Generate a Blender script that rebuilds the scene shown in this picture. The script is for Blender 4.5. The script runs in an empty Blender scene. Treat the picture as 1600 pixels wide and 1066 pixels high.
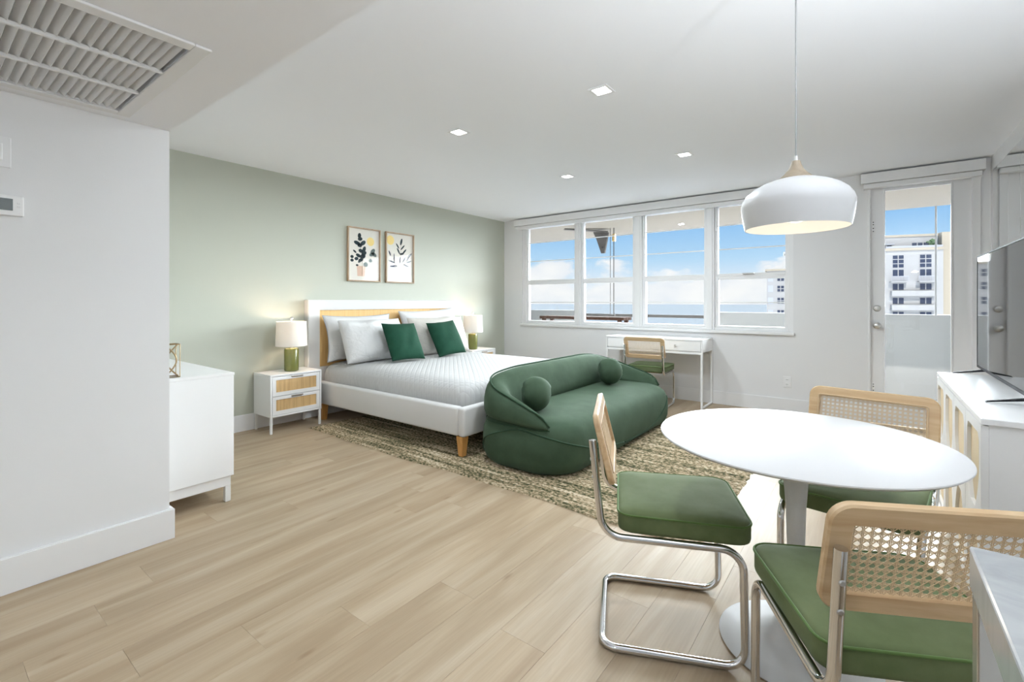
import bpy, bmesh, math, random
from mathutils import Vector, Matrix
random.seed(7)
PI = math.pi
S = bpy.context.scene
C = S.collection

# ------------------------------------------------------------------ camera
YAW = 37.38
cd = bpy.data.cameras.new('camera'); cam = bpy.data.objects.new('camera', cd); C.objects.link(cam)
cd.sensor_fit = 'HORIZONTAL'; cd.sensor_width = 36.0
cd.lens = 733.0 / 1600.0 * 36.0
cd.shift_y = (472.0 - 533.0) / 1600.0
cd.clip_start = 0.02; cd.clip_end = 20000
cam.location = (0, 0, 1.19); cam.rotation_euler = (PI / 2, 0, math.radians(YAW))
S.camera = cam
S.view_settings.view_transform = 'Standard'; S.view_settings.look = 'None'
S.view_settings.exposure = 0.82; S.view_settings.gamma = 1.0
S.view_settings.use_curve_mapping = False
try:
    S.cycles.use_denoising = True
    S.cycles.denoiser = 'OPENIMAGEDENOISE'
    S.cycles.max_bounces = 10; S.cycles.diffuse_bounces = 6; S.cycles.transparent_max_bounces = 16
    S.cycles.sample_clamp_indirect = 4.0
    S.cycles.caustics_reflective = False; S.cycles.caustics_refractive = False
except Exception as e:
    print(e)

# ------------------------------------------------------------------ node helpers
def N(nt, t, **kw):
    n = nt.nodes.new(t)
    for k, v in kw.items():
        if k in ('inp',):
            for i, x in v.items(): n.inputs[i].default_value = x
        else: setattr(n, k, v)
    return n
def L(nt, a, b): nt.links.new(a, b)
def ramp(nt, fac, stops, interp='LINEAR'):
    r = nt.nodes.new('ShaderNodeValToRGB'); r.color_ramp.interpolation = interp
    e = r.color_ramp.elements
    while len(e) < len(stops): e.new(0.5)
    for q, (p, c) in zip(e, stops):
        q.position = p; q.color = tuple(c) + ((1,) if len(c) == 3 else ())
    if fac is not None: nt.links.new(fac, r.inputs[0])
    return r
def math_n(nt, op, a, b=None):
    n = nt.nodes.new('ShaderNodeMath'); n.operation = op
    for i, x in enumerate((a, b)):
        if x is None: continue
        if isinstance(x, (int, float)): n.inputs[i].default_value = x
        else: nt.links.new(x, n.inputs[i])
    return n.outputs[0]
def mixc(nt, fac, a, b, mode='MIX'):
    n = nt.nodes.new('ShaderNodeMix'); n.data_type = 'RGBA'; n.blend_type = mode
    for i, x in ((0, fac), (6, a), (7, b)):
        if isinstance(x, (int, float)): n.inputs[i].default_value = x
        elif isinstance(x, tuple): n.inputs[i].default_value = x + ((1,) if len(x) == 3 else ())
        else: nt.links.new(x, n.inputs[i])
    return n.outputs[2]
def s2l(r, g, b):
    f = lambda c: (c / 255 / 12.92) if c / 255 <= 0.04045 else ((c / 255 + 0.055) / 1.055) ** 2.4
    return (f(r), f(g), f(b))

# ------------------------------------------------------------------ world: blue sky with low cumulus
W = bpy.data.worlds.new('sky'); S.world = W; W.use_nodes = True
nt = W.node_tree; nt.nodes.clear()
out = N(nt, 'ShaderNodeOutputWorld'); bg = N(nt, 'ShaderNodeBackground'); bg.inputs[1].default_value = .57
tc = N(nt, 'ShaderNodeTexCoord'); sep = N(nt, 'ShaderNodeSeparateXYZ'); L(nt, tc.outputs['Generated'], sep.inputs[0])
z = sep.outputs[2]
base = ramp(nt, z, [(0.0, (.93, .96, 1.0)), (.03, (.86, .93, 1.0)), (.085, (.50, .74, .97)), (.16, (.28, .56, .92)), (.5, (.14, .36, .80))])
mp = N(nt, 'ShaderNodeMapping'); mp.inputs['Scale'].default_value = (5.2, 5.2, 11.0); mp.inputs['Location'].default_value = (1.3, .4, .15)
L(nt, tc.outputs['Generated'], mp.inputs[0])
n1 = N(nt, 'ShaderNodeTexNoise', inp={'Scale': 1.0, 'Detail': 7.0, 'Roughness': .58}); L(nt, mp.outputs[0], n1.inputs['Vector'])
thr = ramp(nt, z, [(0.0, (.78,) * 3), (.03, (.60,) * 3), (.075, (.46,) * 3), (.11, (.33,) * 3), (.2, (.26,) * 3), (.45, (.22,) * 3)])
dens = math_n(nt, 'ADD', n1.outputs[0], thr.outputs[0])
cl = ramp(nt, dens, [(.93, (0, 0, 0)), (1.0, (1, 1, 1))])
n2 = N(nt, 'ShaderNodeTexNoise', inp={'Scale': 2.2, 'Detail': 4.0}); L(nt, mp.outputs[0], n2.inputs['Vector'])
cc = ramp(nt, n2.outputs[0], [(.35, (.86, .90, .96)), (.6, (1.0, 1.0, 1.0))])
L(nt, mixc(nt, cl.outputs[0], base.outputs[0], cc.outputs[0]), bg.inputs[0])
L(nt, bg.outputs[0], out.inputs[0])

# ------------------------------------------------------------------ sun and daylight
def sun(name, strength, angle, direction, color):
    l = bpy.data.lights.new(name, 'SUN'); l.energy = strength; l.angle = math.radians(angle); l.color = color
    o = bpy.data.objects.new(name, l); C.objects.link(o)
    o.rotation_euler = Vector(direction).to_track_quat('-Z', 'Y').to_euler(); o.location = (0, 3, 20)
    return o
sun('sun', 2.6, 0.6, (-.35, .75, -.80), (1.0, .97, .92))
sun('daylight', 44.0, 90, (-.26, -.93, -.34), (.90, .962, 1.0))

# ------------------------------------------------------------------ materials
def mat(name, col, rough=.5, metal=0, bump=None, sheen=0, coat=0, spec=.5, sub=None):
    m = bpy.data.materials.new(name); m.use_nodes = True
    p = m.node_tree.nodes['Principled BSDF']
    p.inputs['Base Color'].default_value = tuple(col) + (1,)
    p.inputs['Roughness'].default_value = rough; p.inputs['Metallic'].default_value = metal
    p.inputs['Specular IOR Level'].default_value = spec
    if sheen:
        p.inputs['Sheen Weight'].default_value = sheen; p.inputs['Sheen Roughness'].default_value = .4
        p.inputs['Sheen Tint'].default_value = (.8, 1, .8, 1)
    if coat: p.inputs['Coat Weight'].default_value = coat; p.inputs['Coat Roughness'].default_value = .05
    if bump:
        scale, strength = bump
        nt = m.node_tree; t = N(nt, 'ShaderNodeTexCoord')
        n = N(nt, 'ShaderNodeTexNoise', inp={'Scale': scale, 'Detail': 3.0}); L(nt, t.outputs['Object'], n.inputs['Vector'])
        b = N(nt, 'ShaderNodeBump', inp={'Strength': strength, 'Distance': .002}); L(nt, n.outputs[0], b.inputs['Height'])
        L(nt, b.outputs[0], p.inputs['Normal'])
    return m
def P(m): return m.node_tree.nodes['Principled BSDF']
M = {}
M['wall'] = mat('white_wall_paint', (.76, .76, .765), .6, bump=(220, .08))
M['green_wall'] = mat('sage_wall_paint', (.470, .487, .415), .6, bump=(220, .08))
M['ceil'] = mat('ceiling_paint', (.90, .915, .95), .7)
M['trim'] = mat('white_gloss_trim', (.80, .80, .805), .35)
M['lacquer'] = mat('white_lacquer', (.86, .86, .86), .28)
M['table'] = mat('white_satin_table', (.62, .62, .625), .42, spec=.06)
M['shade_paint'] = mat('pendant_enamel', (.60, .60, .60), .35)
M['steel_white'] = mat('white_powdercoat', (.84, .84, .84), .35)
M['chrome'] = mat('chrome', (.72, .72, .73), .10, 1)
M['nickel'] = mat('satin_nickel', (.60, .59, .57), .28, 1)
M['brass'] = mat('brass', (.75, .55, .25), .25, 1)
M['antique'] = mat('antique_gold_wire', (.30, .22, .12), .35, 1)
M['bronze'] = mat('pewter_handle', (.28, .24, .20), .35, 1)
M['black'] = mat('black_plastic', (.015, .015, .017), .55, spec=.15)
M['rubber'] = mat('clear_glide', (.55, .55, .54), .4)
M['screen'] = mat('tv_screen_glass', (.004, .005, .007), .03, spec=.5)
M['white_fabric'] = mat('white_upholstery', (.66, .655, .645), .85, bump=(900, .25))
M['cotton'] = mat('white_cotton', (.62, .62, .615), .9, bump=(600, .2))
M['cream'] = mat('cream_linen', (.58, .555, .51), .9, bump=(500, .3))  # white pillow cloth with its shade put into the base colour
for q_ in ('cotton', 'cream'):      # soft creases in the pillow cloth
    for n_ in M[q_].node_tree.nodes:
        if n_.bl_idname == 'ShaderNodeBump': n_.inputs['Strength'].default_value = .55; n_.inputs['Distance'].default_value = .014
        if n_.bl_idname == 'ShaderNodeTexNoise': n_.inputs['Scale'].default_value = 15.0; n_.inputs['Detail'].default_value = 5.0; n_.inputs['Distortion'].default_value = 1.2
M['olive'] = mat('olive_ceramic', (.135, .145, .032), .25, coat=.3)
M['shade'] = mat('lamp_shade_linen', (.86, .85, .83), .9)
M['mirror'] = mat('mirror_glass', (.86, .88, .88), .01, 1)
M['screw'] = mat('zinc_screw', (.55, .55, .55), .3, 1)
M['stucco'] = mat('balcony_stucco', (.17, .145, .115), .9, bump=(90, .3))
M['parapet'] = mat('parapet_paint', (.19, .188, .182), .85, bump=(60, .2))
M['concrete'] = mat('balcony_tile', (.65, .64, .62), .7)
M['galv'] = mat('galvanised_steel', (.070, .064, .060), .8, spec=.1)
M['deckwood'] = mat('weathered_brown_wood', (.026, .013, .009), .9, spec=.05)
M['bld_white'] = mat('condo_white_render', (.35, .34, .325), .9)
M['bld_cream'] = mat('condo_cream_render', (.36, .31, .235), .9)
M['bld_glass'] = mat('condo_window_glass', (.03, .04, .07), .15)
M['bld_grey'] = mat('condo_grey', (.38, .39, .42), .8)
M['cordgrey'] = mat('grey_flex', (.16, .16, .16), .6)
M['leafy'] = mat('terrace_plant', (.06, .12, .04), .9)

def velvet(name, col, sheen, dark):
    m = mat(name, col, .8, spec=.08); nt = m.node_tree; p = P(m)
    t = N(nt, 'ShaderNodeTexCoord')
    n = N(nt, 'ShaderNodeTexNoise', inp={'Scale': 7.0, 'Detail': 5.0, 'Roughness': .6}); L(nt, t.outputs['Object'], n.inputs['Vector'])
    r = ramp(nt, n.outputs[0], [(.3, dark), (.7, col)]); L(nt, r.outputs[0], p.inputs['Base Color'])
    f = N(nt, 'ShaderNodeTexNoise', inp={'Scale': 900.0, 'Detail': 1.0}); L(nt, t.outputs['Object'], f.inputs['Vector'])
    b = N(nt, 'ShaderNodeBump', inp={'Strength': .15, 'Distance': .001}); L(nt, f.outputs[0], b.inputs['Height']); L(nt, b.outputs[0], p.inputs['Normal'])
    p.inputs['Sheen Weight'].default_value = sheen; p.inputs['Sheen Roughness'].default_value = .38
    p.inputs['Sheen Tint'].default_value = (.82, 1.0, .80, 1)
    return m
M['sofa'] = velvet('green_sofa_velvet', (.058, .092, .058), .06, (.042, .069, .043))
M['sofa_pipe'] = velvet('green_piping', (.035, .07, .042), .1, (.03, .06, .036))
M['seat'] = velvet('moss_seat_velvet', (.135, .162, .080), .14, (.090, .118, .050))
M['seat_pipe'] = velvet('moss_piping', (.10, .16, .05), .4, (.08, .13, .04))
M['cushion'] = velvet('emerald_cushion_velvet', (.016, .062, .038), .05, (.011, .046, .027))

def wood(name, c1, c2, rough=.4, scale=(3, 40, 40), axis=None):
    m = mat(name, c1, rough); nt = m.node_tree; p = P(m)
    t = N(nt, 'ShaderNodeTexCoord'); mp = N(nt, 'ShaderNodeMapping'); mp.inputs['Scale'].default_value = scale
    L(nt, t.outputs['Object'], mp.inputs[0])
    n = N(nt, 'ShaderNodeTexNoise', inp={'Scale': 1.0, 'Detail': 4.0, 'Roughness': .55, 'Distortion': .6}); L(nt, mp.outputs[0], n.inputs['Vector'])
    r = ramp(nt, n.outputs[0], [(.3, c2), (.68, c1)]); L(nt, r.outputs[0], p.inputs['Base Color'])
    return m
M['beech'] = wood('natural_beech', s2l(204, 177, 140), s2l(182, 150, 112), .38, (4, 45, 45))
M['ash'] = wood('pale_ash', s2l(146, 132, 112), s2l(118, 104, 86), .5, (30, 30, 8))
M['oakleg'] = wood('oak_leg', s2l(196, 146, 84), s2l(170, 118, 60), .4, (40, 40, 5))
M['frame'] = wood('bronze_wood_frame', s2l(186, 162, 134), s2l(152, 126, 100), .4, (30, 30, 6))
M['strand'] = mat('cane_strand', s2l(200, 176, 142), .5)

def cane_mat(name, c1, c2, sc):
    m = mat(name, c1, .6); nt = m.node_tree; p = P(m)
    t = N(nt, 'ShaderNodeTexCoord'); sp = N(nt, 'ShaderNodeSeparateXYZ'); L(nt, t.outputs['Object'], sp.inputs[0])
    a = math_n(nt, 'SINE', math_n(nt, 'MULTIPLY', sp.outputs[1], sc)); b = math_n(nt, 'SINE', math_n(nt, 'MULTIPLY', sp.outputs[2], sc * 1.15))
    h = math_n(nt, 'MAXIMUM', a, b)
    mp = N(nt, 'ShaderNodeMapping'); mp.inputs['Scale'].default_value = (1, 60, 3); L(nt, t.outputs['Object'], mp.inputs[0])
    n = N(nt, 'ShaderNodeTexNoise', inp={'Scale': 1.0, 'Detail': 3.0}); L(nt, mp.outputs[0], n.inputs['Vector'])
    f = math_n(nt, 'ADD', math_n(nt, 'MULTIPLY', h, .25), n.outputs[0])
    r = ramp(nt, f, [(.3, c2), (.75, c1)]); L(nt, r.outputs[0], p.inputs['Base Color'])
    bp = N(nt, 'ShaderNodeBump', inp={'Strength': .4, 'Distance': .001}); L(nt, h, bp.inputs['Height']); L(nt, bp.outputs[0], p.inputs['Normal'])
    return m
M['rattan'] = cane_mat('rattan_panel', s2l(214, 180, 128), s2l(178, 142, 92), 1100)
M['headcane'] = cane_mat('headboard_cane', s2l(226, 188, 126), s2l(206, 164, 100), 900)
M['consolecane'] = cane_mat('console_cane', s2l(226, 206, 172), s2l(202, 180, 144), 900)

# glass: mostly clear with a faint reflection
def glass_mat(name, tint=(1, 1, 1), amt=1.0, fac=.06):
    m = bpy.data.materials.new(name); m.use_nodes = True; nt = m.node_tree; nt.nodes.clear()
    o = N(nt, 'ShaderNodeOutputMaterial'); tr = N(nt, 'ShaderNodeBsdfTransparent'); tr.inputs[0].default_value = tint + (1,)
    gl = N(nt, 'ShaderNodeBsdfGlossy'); gl.inputs['Roughness'].default_value = .01
    lw = N(nt, 'ShaderNodeFresnel'); lw.inputs[0].default_value = 1.45
    mx = N(nt, 'ShaderNodeMixShader'); L(nt, math_n(nt, 'MULTIPLY', lw.outputs[0], amt), mx.inputs[0]); L(nt, tr.outputs[0], mx.inputs[1]); L(nt, gl.outputs[0], mx.inputs[2])
    L(nt, mx.outputs[0], o.inputs[0]); return m
M['glass'] = glass_mat('clear_window_glass', (.98, .99, .99), .5)
M['picglass'] = glass_mat('picture_glass', (1, 1, 1), .13)

def emit(name, col, st):
    m = bpy.data.materials.new(name); m.use_nodes = True; nt = m.node_tree; nt.nodes.clear()
    o = N(nt, 'ShaderNodeOutputMaterial'); e = N(nt, 'ShaderNodeEmission'); e.inputs[0].default_value = tuple(col) + (1,); e.inputs[1].default_value = st
    L(nt, e.outputs[0], o.inputs[0]); return m
M['led'] = emit('led_diffuser', (1, .98, .95), 6)
M['bulb'] = emit('warm_bulb', (1, .88, .70), 3)

# floor planks
def plank_mat():
    m = mat('oak_plank', (.5, .4, .28), .40, spec=.22); nt = m.node_tree; p = P(m)
    t = N(nt, 'ShaderNodeTexCoord'); oi = N(nt, 'ShaderNodeObjectInfo')
    cx = N(nt, 'ShaderNodeCombineXYZ'); L(nt, math_n(nt, 'MULTIPLY', oi.outputs['Random'], 60.0), cx.inputs[0]); L(nt, math_n(nt, 'MULTIPLY', oi.outputs['Random'], 37.0), cx.inputs[1])
    ad = N(nt, 'ShaderNodeVectorMath', operation='ADD'); L(nt, t.outputs['Object'], ad.inputs[0]); L(nt, cx.outputs[0], ad.inputs[1])
    mp = N(nt, 'ShaderNodeMapping'); mp.inputs['Scale'].default_value = (9, .8, 1); L(nt, ad.outputs[0], mp.inputs[0])
    n = N(nt, 'ShaderNodeTexNoise', inp={'Scale': 1.0, 'Detail': 4.0, 'Roughness': .5, 'Distortion': .7}); L(nt, mp.outputs[0], n.inputs['Vector'])
    r = ramp(nt, n.outputs[0], [(.28, s2l(152, 131, 106)), (.5, s2l(167, 148, 123)), (.72, s2l(179, 162, 139))])
    mp2 = N(nt, 'ShaderNodeMapping'); mp2.inputs['Scale'].default_value = (140, 4, 1); L(nt, ad.outputs[0], mp2.inputs[0])
    g = N(nt, 'ShaderNodeTexNoise', inp={'Scale': 1.0, 'Detail': 3.0}); L(nt, mp2.outputs[0], g.inputs['Vector'])
    gr = ramp(nt, g.outputs[0], [(.3, (.93,) * 3), (.65, (1.03,) * 3)])
    c = mixc(nt, 1.0, r.outputs[0], gr.outputs[0], 'MULTIPLY')
    # small knots
    mp3 = N(nt, 'ShaderNodeMapping'); mp3.inputs['Scale'].default_value = (7, 2.4, 1); L(nt, ad.outputs[0], mp3.inputs[0])
    vo = N(nt, 'ShaderNodeTexVoronoi', inp={'Scale': 1.0, 'Randomness': 1.0}); L(nt, mp3.outputs[0], vo.inputs['Vector'])
    kn = ramp(nt, vo.outputs['Distance'], [(.03, (.72, .66, .60)), (.10, (1, 1, 1))])
    c = mixc(nt, .8, c, kn.outputs[0], 'MULTIPLY')
    hv = N(nt, 'ShaderNodeHueSaturation'); L(nt, c, hv.inputs['Color'])
    L(nt, math_n(nt, 'ADD', math_n(nt, 'MULTIPLY', oi.outputs['Random'], .09), .95), hv.inputs['Value'])
    L(nt, hv.outputs[0], p.inputs['Base Color'])
    return m
M['plank'] = plank_mat()

def rug_mat():
    m = mat('braided_jute', (.4, .34, .25), .95, spec=.1); nt = m.node_tree; p = P(m)
    t = N(nt, 'ShaderNodeTexCoord'); sp = N(nt, 'ShaderNodeSeparateXYZ'); L(nt, t.outputs['Object'], sp.inputs[0])
    row = math_n(nt, 'FLOOR', math_n(nt, 'DIVIDE', sp.outputs[1], .030))
    cv = N(nt, 'ShaderNodeCombineXYZ'); L(nt, math_n(nt, 'MULTIPLY', row, 7.13), cv.inputs[1]); L(nt, math_n(nt, 'MULTIPLY', sp.outputs[0], 1.6), cv.inputs[0])
    n = N(nt, 'ShaderNodeTexNoise', inp={'Scale': 1.0, 'Detail': 1.0}); L(nt, cv.outputs[0], n.inputs['Vector'])
    cv2 = N(nt, 'ShaderNodeCombineXYZ'); L(nt, math_n(nt, 'MULTIPLY', sp.outputs[1], 65.0), cv2.inputs[1]); L(nt, math_n(nt, 'MULTIPLY', sp.outputs[0], 42.0), cv2.inputs[0])
    n2 = N(nt, 'ShaderNodeTexNoise', inp={'Scale': 1.0, 'Detail': 2.0}); L(nt, cv2.outputs[0], n2.inputs['Vector'])
    f = math_n(nt, 'ADD', math_n(nt, 'MULTIPLY', n.outputs[0], .42), math_n(nt, 'MULTIPLY', n2.outputs[0], .68))
    r = ramp(nt, f, [(.40, s2l(58, 60, 40)), (.48, s2l(100, 97, 72)), (.54, s2l(136, 121, 96)), (.61, s2l(168, 151, 125)), (.70, s2l(198, 184, 160))])
    L(nt, r.outputs[0], p.inputs['Base Color'])
    return m
M['rug'] = rug_mat()

def quilt_mat():
    m = mat('white_quilt', (.47, .47, .465), .9); nt = m.node_tree; p = P(m)
    t = N(nt, 'ShaderNodeTexCoord'); mp = N(nt, 'ShaderNodeMapping'); mp.inputs['Rotation'].default_value = (0, 0, PI / 4); L(nt, t.outputs['Object'], mp.inputs[0])
    sp = N(nt, 'ShaderNodeSeparateXYZ'); L(nt, mp.outputs[0], sp.inputs[0])
    a = math_n(nt, 'ABSOLUTE', math_n(nt, 'SINE', math_n(nt, 'MULTIPLY', sp.outputs[0], 75.0))); b = math_n(nt, 'ABSOLUTE', math_n(nt, 'SINE', math_n(nt, 'MULTIPLY', sp.outputs[1], 75.0)))
    h = math_n(nt, 'MINIMUM', a, b); h2 = math_n(nt, 'POWER', h, .5)
    bp = N(nt, 'ShaderNodeBump', inp={'Strength': .55, 'Distance': .006}); L(nt, h2, bp.inputs['Height']); L(nt, bp.outputs[0], p.inputs['Normal'])
    return m
M['quilt'] = quilt_mat()

def marble_mat():
    m = mat('grey_marble', (.6, .6, .6), .12); nt = m.node_tree; p = P(m)
    t = N(nt, 'ShaderNodeTexCoord'); mp = N(nt, 'ShaderNodeMapping'); mp.inputs['Scale'].default_value = (3, 9, 3); mp.inputs['Rotation'].default_value = (0, 0, 1.1); L(nt, t.outputs['Object'], mp.inputs[0])
    n = N(nt, 'ShaderNodeTexNoise', inp={'Scale': 1.6, 'Detail': 5.0, 'Distortion': 1.2}); L(nt, mp.outputs[0], n.inputs['Vector'])
    r = ramp(nt, n.outputs[0], [(.28, s2l(104, 108, 112)), (.36, s2l(158, 160, 162)), (.6, s2l(176, 178, 179))]); L(nt, r.outputs[0], p.inputs['Base Color'])
    return m
M['marble'] = marble_mat()

def sea_mat():
    m = mat('bay_water', (.068, .075, .082), .9, spec=0); nt = m.node_tree; p = P(m)
    t = N(nt, 'ShaderNodeTexCoord'); n = N(nt, 'ShaderNodeTexNoise', inp={'Scale': .12, 'Detail': 4.0}); L(nt, t.outputs['Object'], n.inputs['Vector'])
    b = N(nt, 'ShaderNodeBump', inp={'Strength': .35, 'Distance': 1.0}); L(nt, n.outputs[0], b.inputs['Height']); L(nt, b.outputs[0], p.inputs['Normal'])
    return m
M['sea'] = sea_mat()

# ------------------------------------------------------------------ mesh helpers
def obj(name, bm, m, parent=None, smooth=False, angle=None):
    me = bpy.data.meshes.new(name)
    bmesh.ops.recalc_face_normals(bm, faces=bm.faces)
    bm.to_mesh(me); bm.free()
    ms = m if isinstance(m, (list, tuple)) else [m]
    for q in ms: me.materials.append(M[q] if isinstance(q, str) else q)
    if smooth:
        me.polygons.foreach_set('use_smooth', [True] * len(me.polygons))
        if angle:
            try: me.set_sharp_from_angle(angle=math.radians(angle))
            except Exception: pass
    o = bpy.data.objects.new(name, me); C.objects.link(o)
    if parent: o.parent = parent
    return o
def tag(o, label, cat, group=None):
    o['label'] = label; o['category'] = cat
    if group: o['group'] = group
    return o
def struct(o, label=None):
    o['kind'] = 'structure'
    if label: o['label'] = label
    return o
def thing(name, label, cat, loc=(0, 0, 0), rz=0, group=None):
    o = bpy.data.objects.new(name, None); C.objects.link(o); o.empty_display_size = .1
    o.location = loc; o.rotation_euler = (0, 0, rz)
    return tag(o, label, cat, group)
def copy_tree(o, parent=None):
    c = o.copy(); C.objects.link(c); c.parent = parent
    for ch in o.children: copy_tree(ch, c)
    return c
def B(): return bmesh.new()
def box(bm, x0, x1, y0, y1, z0, z1, mi=0):
    v = [bm.verts.new(p) for p in ((x0, y0, z0), (x1, y0, z0), (x1, y1, z0), (x0, y1, z0), (x0, y0, z1), (x1, y0, z1), (x1, y1, z1), (x0, y1, z1))]
    fs = []
    for f in ((3, 2, 1, 0), (4, 5, 6, 7), (0, 1, 5, 4), (1, 2, 6, 5), (2, 3, 7, 6), (3, 0, 4, 7)):
        q = bm.faces.new([v[i] for i in f]); q.material_index = mi; fs.append(q)
    return v, fs
def rbox(bm, x0, x1, y0, y1, z0, z1, r=.004, seg=2, mi=0):
    t = B(); box(t, x0, x1, y0, y1, z0, z1)
    bmesh.ops.bevel(t, geom=list(t.edges), offset=r, segments=seg, affect='EDGES', profile=.5)
    merge(bm, t, mi)
def merge(bm, t, mi=0, mtx=None):
    if mtx: bmesh.ops.transform(t, matrix=mtx, verts=t.verts)
    mp = {v: bm.verts.new(v.co) for v in t.verts}
    for f in t.faces:
        try:
            q = bm.faces.new([mp[v] for v in f.verts]); q.material_index = mi or f.material_index; q.smooth = f.smooth
        except ValueError: pass
    t.free()
def tube(bm, pts, r, n=12, closed=False, caps=True, mi=0):
    pts = [Vector(p) for p in pts]; m = len(pts); rings = []
    up = None
    for i, p in enumerate(pts):
        a = pts[(i - 1) % m] if (closed or i > 0) else p; b = pts[(i + 1) % m] if (closed or i < m - 1) else p
        t = (b - a).normalized()
        if up is None:
            up = Vector((0, 0, 1)) if abs(t.z) < .9 else Vector((1, 0, 0))
        u = (up - t * up.dot(t))
        if u.length < 1e-5: u = t.orthogonal()
        u.normalize(); w = t.cross(u); up = u
        rr = r[i] if isinstance(r, (list, tuple)) else r
        rings.append([bm.verts.new(p + (u * math.cos(k * 2 * PI / n) + w * math.sin(k * 2 * PI / n)) * rr) for k in range(n)])
    for i in range(m if closed else m - 1):
        A, Bq = rings[i], rings[(i + 1) % m]
        off = 0
        if closed and i == m - 1:
            off = min(range(n), key=lambda o: sum((A[k].co - Bq[(k + o) % n].co).length for k in range(0, n, 3)))
        for k in range(n):
            f = bm.faces.new((A[k], A[(k + 1) % n], Bq[(k + 1 + off) % n], Bq[(k + off) % n])); f.material_index = mi
    if caps and not closed:
        for q in (rings[0], rings[-1]):
            try: bm.faces.new(q).material_index = mi
            except ValueError: pass
def fillet(pts, rad, n=7):
    pts = [Vector(p) for p in pts]; res = [pts[0]]
    for i in range(1, len(pts) - 1):
        r = rad[i] if isinstance(rad, (list, tuple)) else rad
        a, b, c = pts[i - 1], pts[i], pts[i + 1]
        d1 = (a - b).normalized(); d2 = (c - b).normalized(); ang = d1.angle(d2)
        if r <= 0 or ang > PI - .02: res.append(b); continue
        t = r / math.tan(ang / 2); s = b + d1 * t; e = b + d2 * t
        ce = b + (d1 + d2).normalized() * (r / math.sin(ang / 2))
        v1, v2 = s - ce, e - ce; tot = v1.angle(v2); ax = v1.cross(v2).normalized()
        for k in range(n + 1): res.append(ce + Matrix.Rotation(tot * k / n, 3, ax) @ v1)
    res.append(pts[-1]); return res
def lathe(bm, prof, n=32, c=(0, 0, 0), mi=0, close=True):
    rings = []
    for r, z in prof:
        if r < 1e-6: rings.append([bm.verts.new((c[0], c[1], c[2] + z))])
        else: rings.append([bm.verts.new((c[0] + r * math.cos(2 * PI * k / n), c[1] + r * math.sin(2 * PI * k / n), c[2] + z)) for k in range(n)])
    for a, b in zip(rings, rings[1:]):
        for k in range(n):
            if len(a) == 1 and len(b) == 1: continue
            if len(a) == 1: f = bm.faces.new((a[0], b[k], b[(k + 1) % n]))
            elif len(b) == 1: f = bm.faces.new((a[k], a[(k + 1) % n], b[0]))
            else: f = bm.faces.new((a[k], a[(k + 1) % n], b[(k + 1) % n], b[k]))
            f.material_index = mi
def rrect(x0, x1, y0, y1, r, n=6):
    rs = r if isinstance(r, (list, tuple)) else (r,) * 4
    res = []
    for (cx, cy, a0, q) in ((x1 - rs[0], y1 - rs[0], 0, rs[0]), (x0 + rs[1], y1 - rs[1], 90, rs[1]), (x0 + rs[2], y0 + rs[2], 180, rs[2]), (x1 - rs[3], y0 + rs[3], 270, rs[3])):
        for k in range(n + 1):
            a = math.radians(a0 + 90 * k / n); res.append((cx + q * math.cos(a), cy + q * math.sin(a)))
    return res
def loft(bm, rings, cap0=True, cap1=True, closed=True, mi=0):
    R = [[bm.verts.new(p) for p in r] for r in rings]
    for a, b in zip(R, R[1:]):
        n = len(a)
        for k in range(n if closed else n - 1):
            f = bm.faces.new((a[k], a[(k + 1) % n], b[(k + 1) % n], b[k])); f.material_index = mi
    if cap0: bm.faces.new(R[0][::-1]).material_index = mi
    if cap1: bm.faces.new(R[-1]).material_index = mi
    return R
def prism(bm, poly, h0, h1, axis='z', mi=0):
    f = {'z': lambda a, b, h: (a, b, h), 'y': lambda a, b, h: (a, h, b), 'x': lambda a, b, h: (h, a, b)}[axis]
    loft(bm, [[f(a, b, h0) for a, b in poly], [f(a, b, h1) for a, b in poly]], mi=mi)
def plate_with_holes(bm, outer, holes, t0, t1, axis='x'):
    # outer rect (a0,a1,b0,b1), holes as polygons in (a,b); made with a 2-D triangle fill then extruded
    tb = B(); es = []
    def loop(pts):
        vs = [tb.verts.new((a, b, 0)) for a, b in pts]
        for i in range(len(vs)): es.append(tb.edges.new((vs[i], vs[(i + 1) % len(vs)])))
    a0, a1, b0, b1 = outer; loop([(a0, b0), (a1, b0), (a1, b1), (a0, b1)])
    for h in holes: loop(h)
    bmesh.ops.triangle_fill(tb, use_beauty=True, use_dissolve=False, edges=es)
    r = bmesh.ops.extrude_face_region(tb, geom=list(tb.faces))
    for v in r['geom']:
        if isinstance(v, bmesh.types.BMVert): v.co.z = 1
    for v in tb.verts:
        a, b, c = v.co; h = t0 + (t1 - t0) * c
        v.co = {'x': (h, a, b), 'y': (a, h, b), 'z': (a, b, h)}[axis]
    merge(bm, tb)

# ================================================================== THE SETTING
GW, RW, BW, FW, H = -4.60, .84, 5.82, -2.60, 2.455       # green wall, right wall, window wall, wall behind the viewer, ceiling
PX, PY, SZ = -2.806, .83, 2.05                            # partition face, its end, soffit height

b = B(); box(b, GW - .15, RW + .15, FW - .15, BW + .13, -.20, -.009); fl = struct(obj('floor', b, 'plank'), 'pale oak plank floor')
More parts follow.
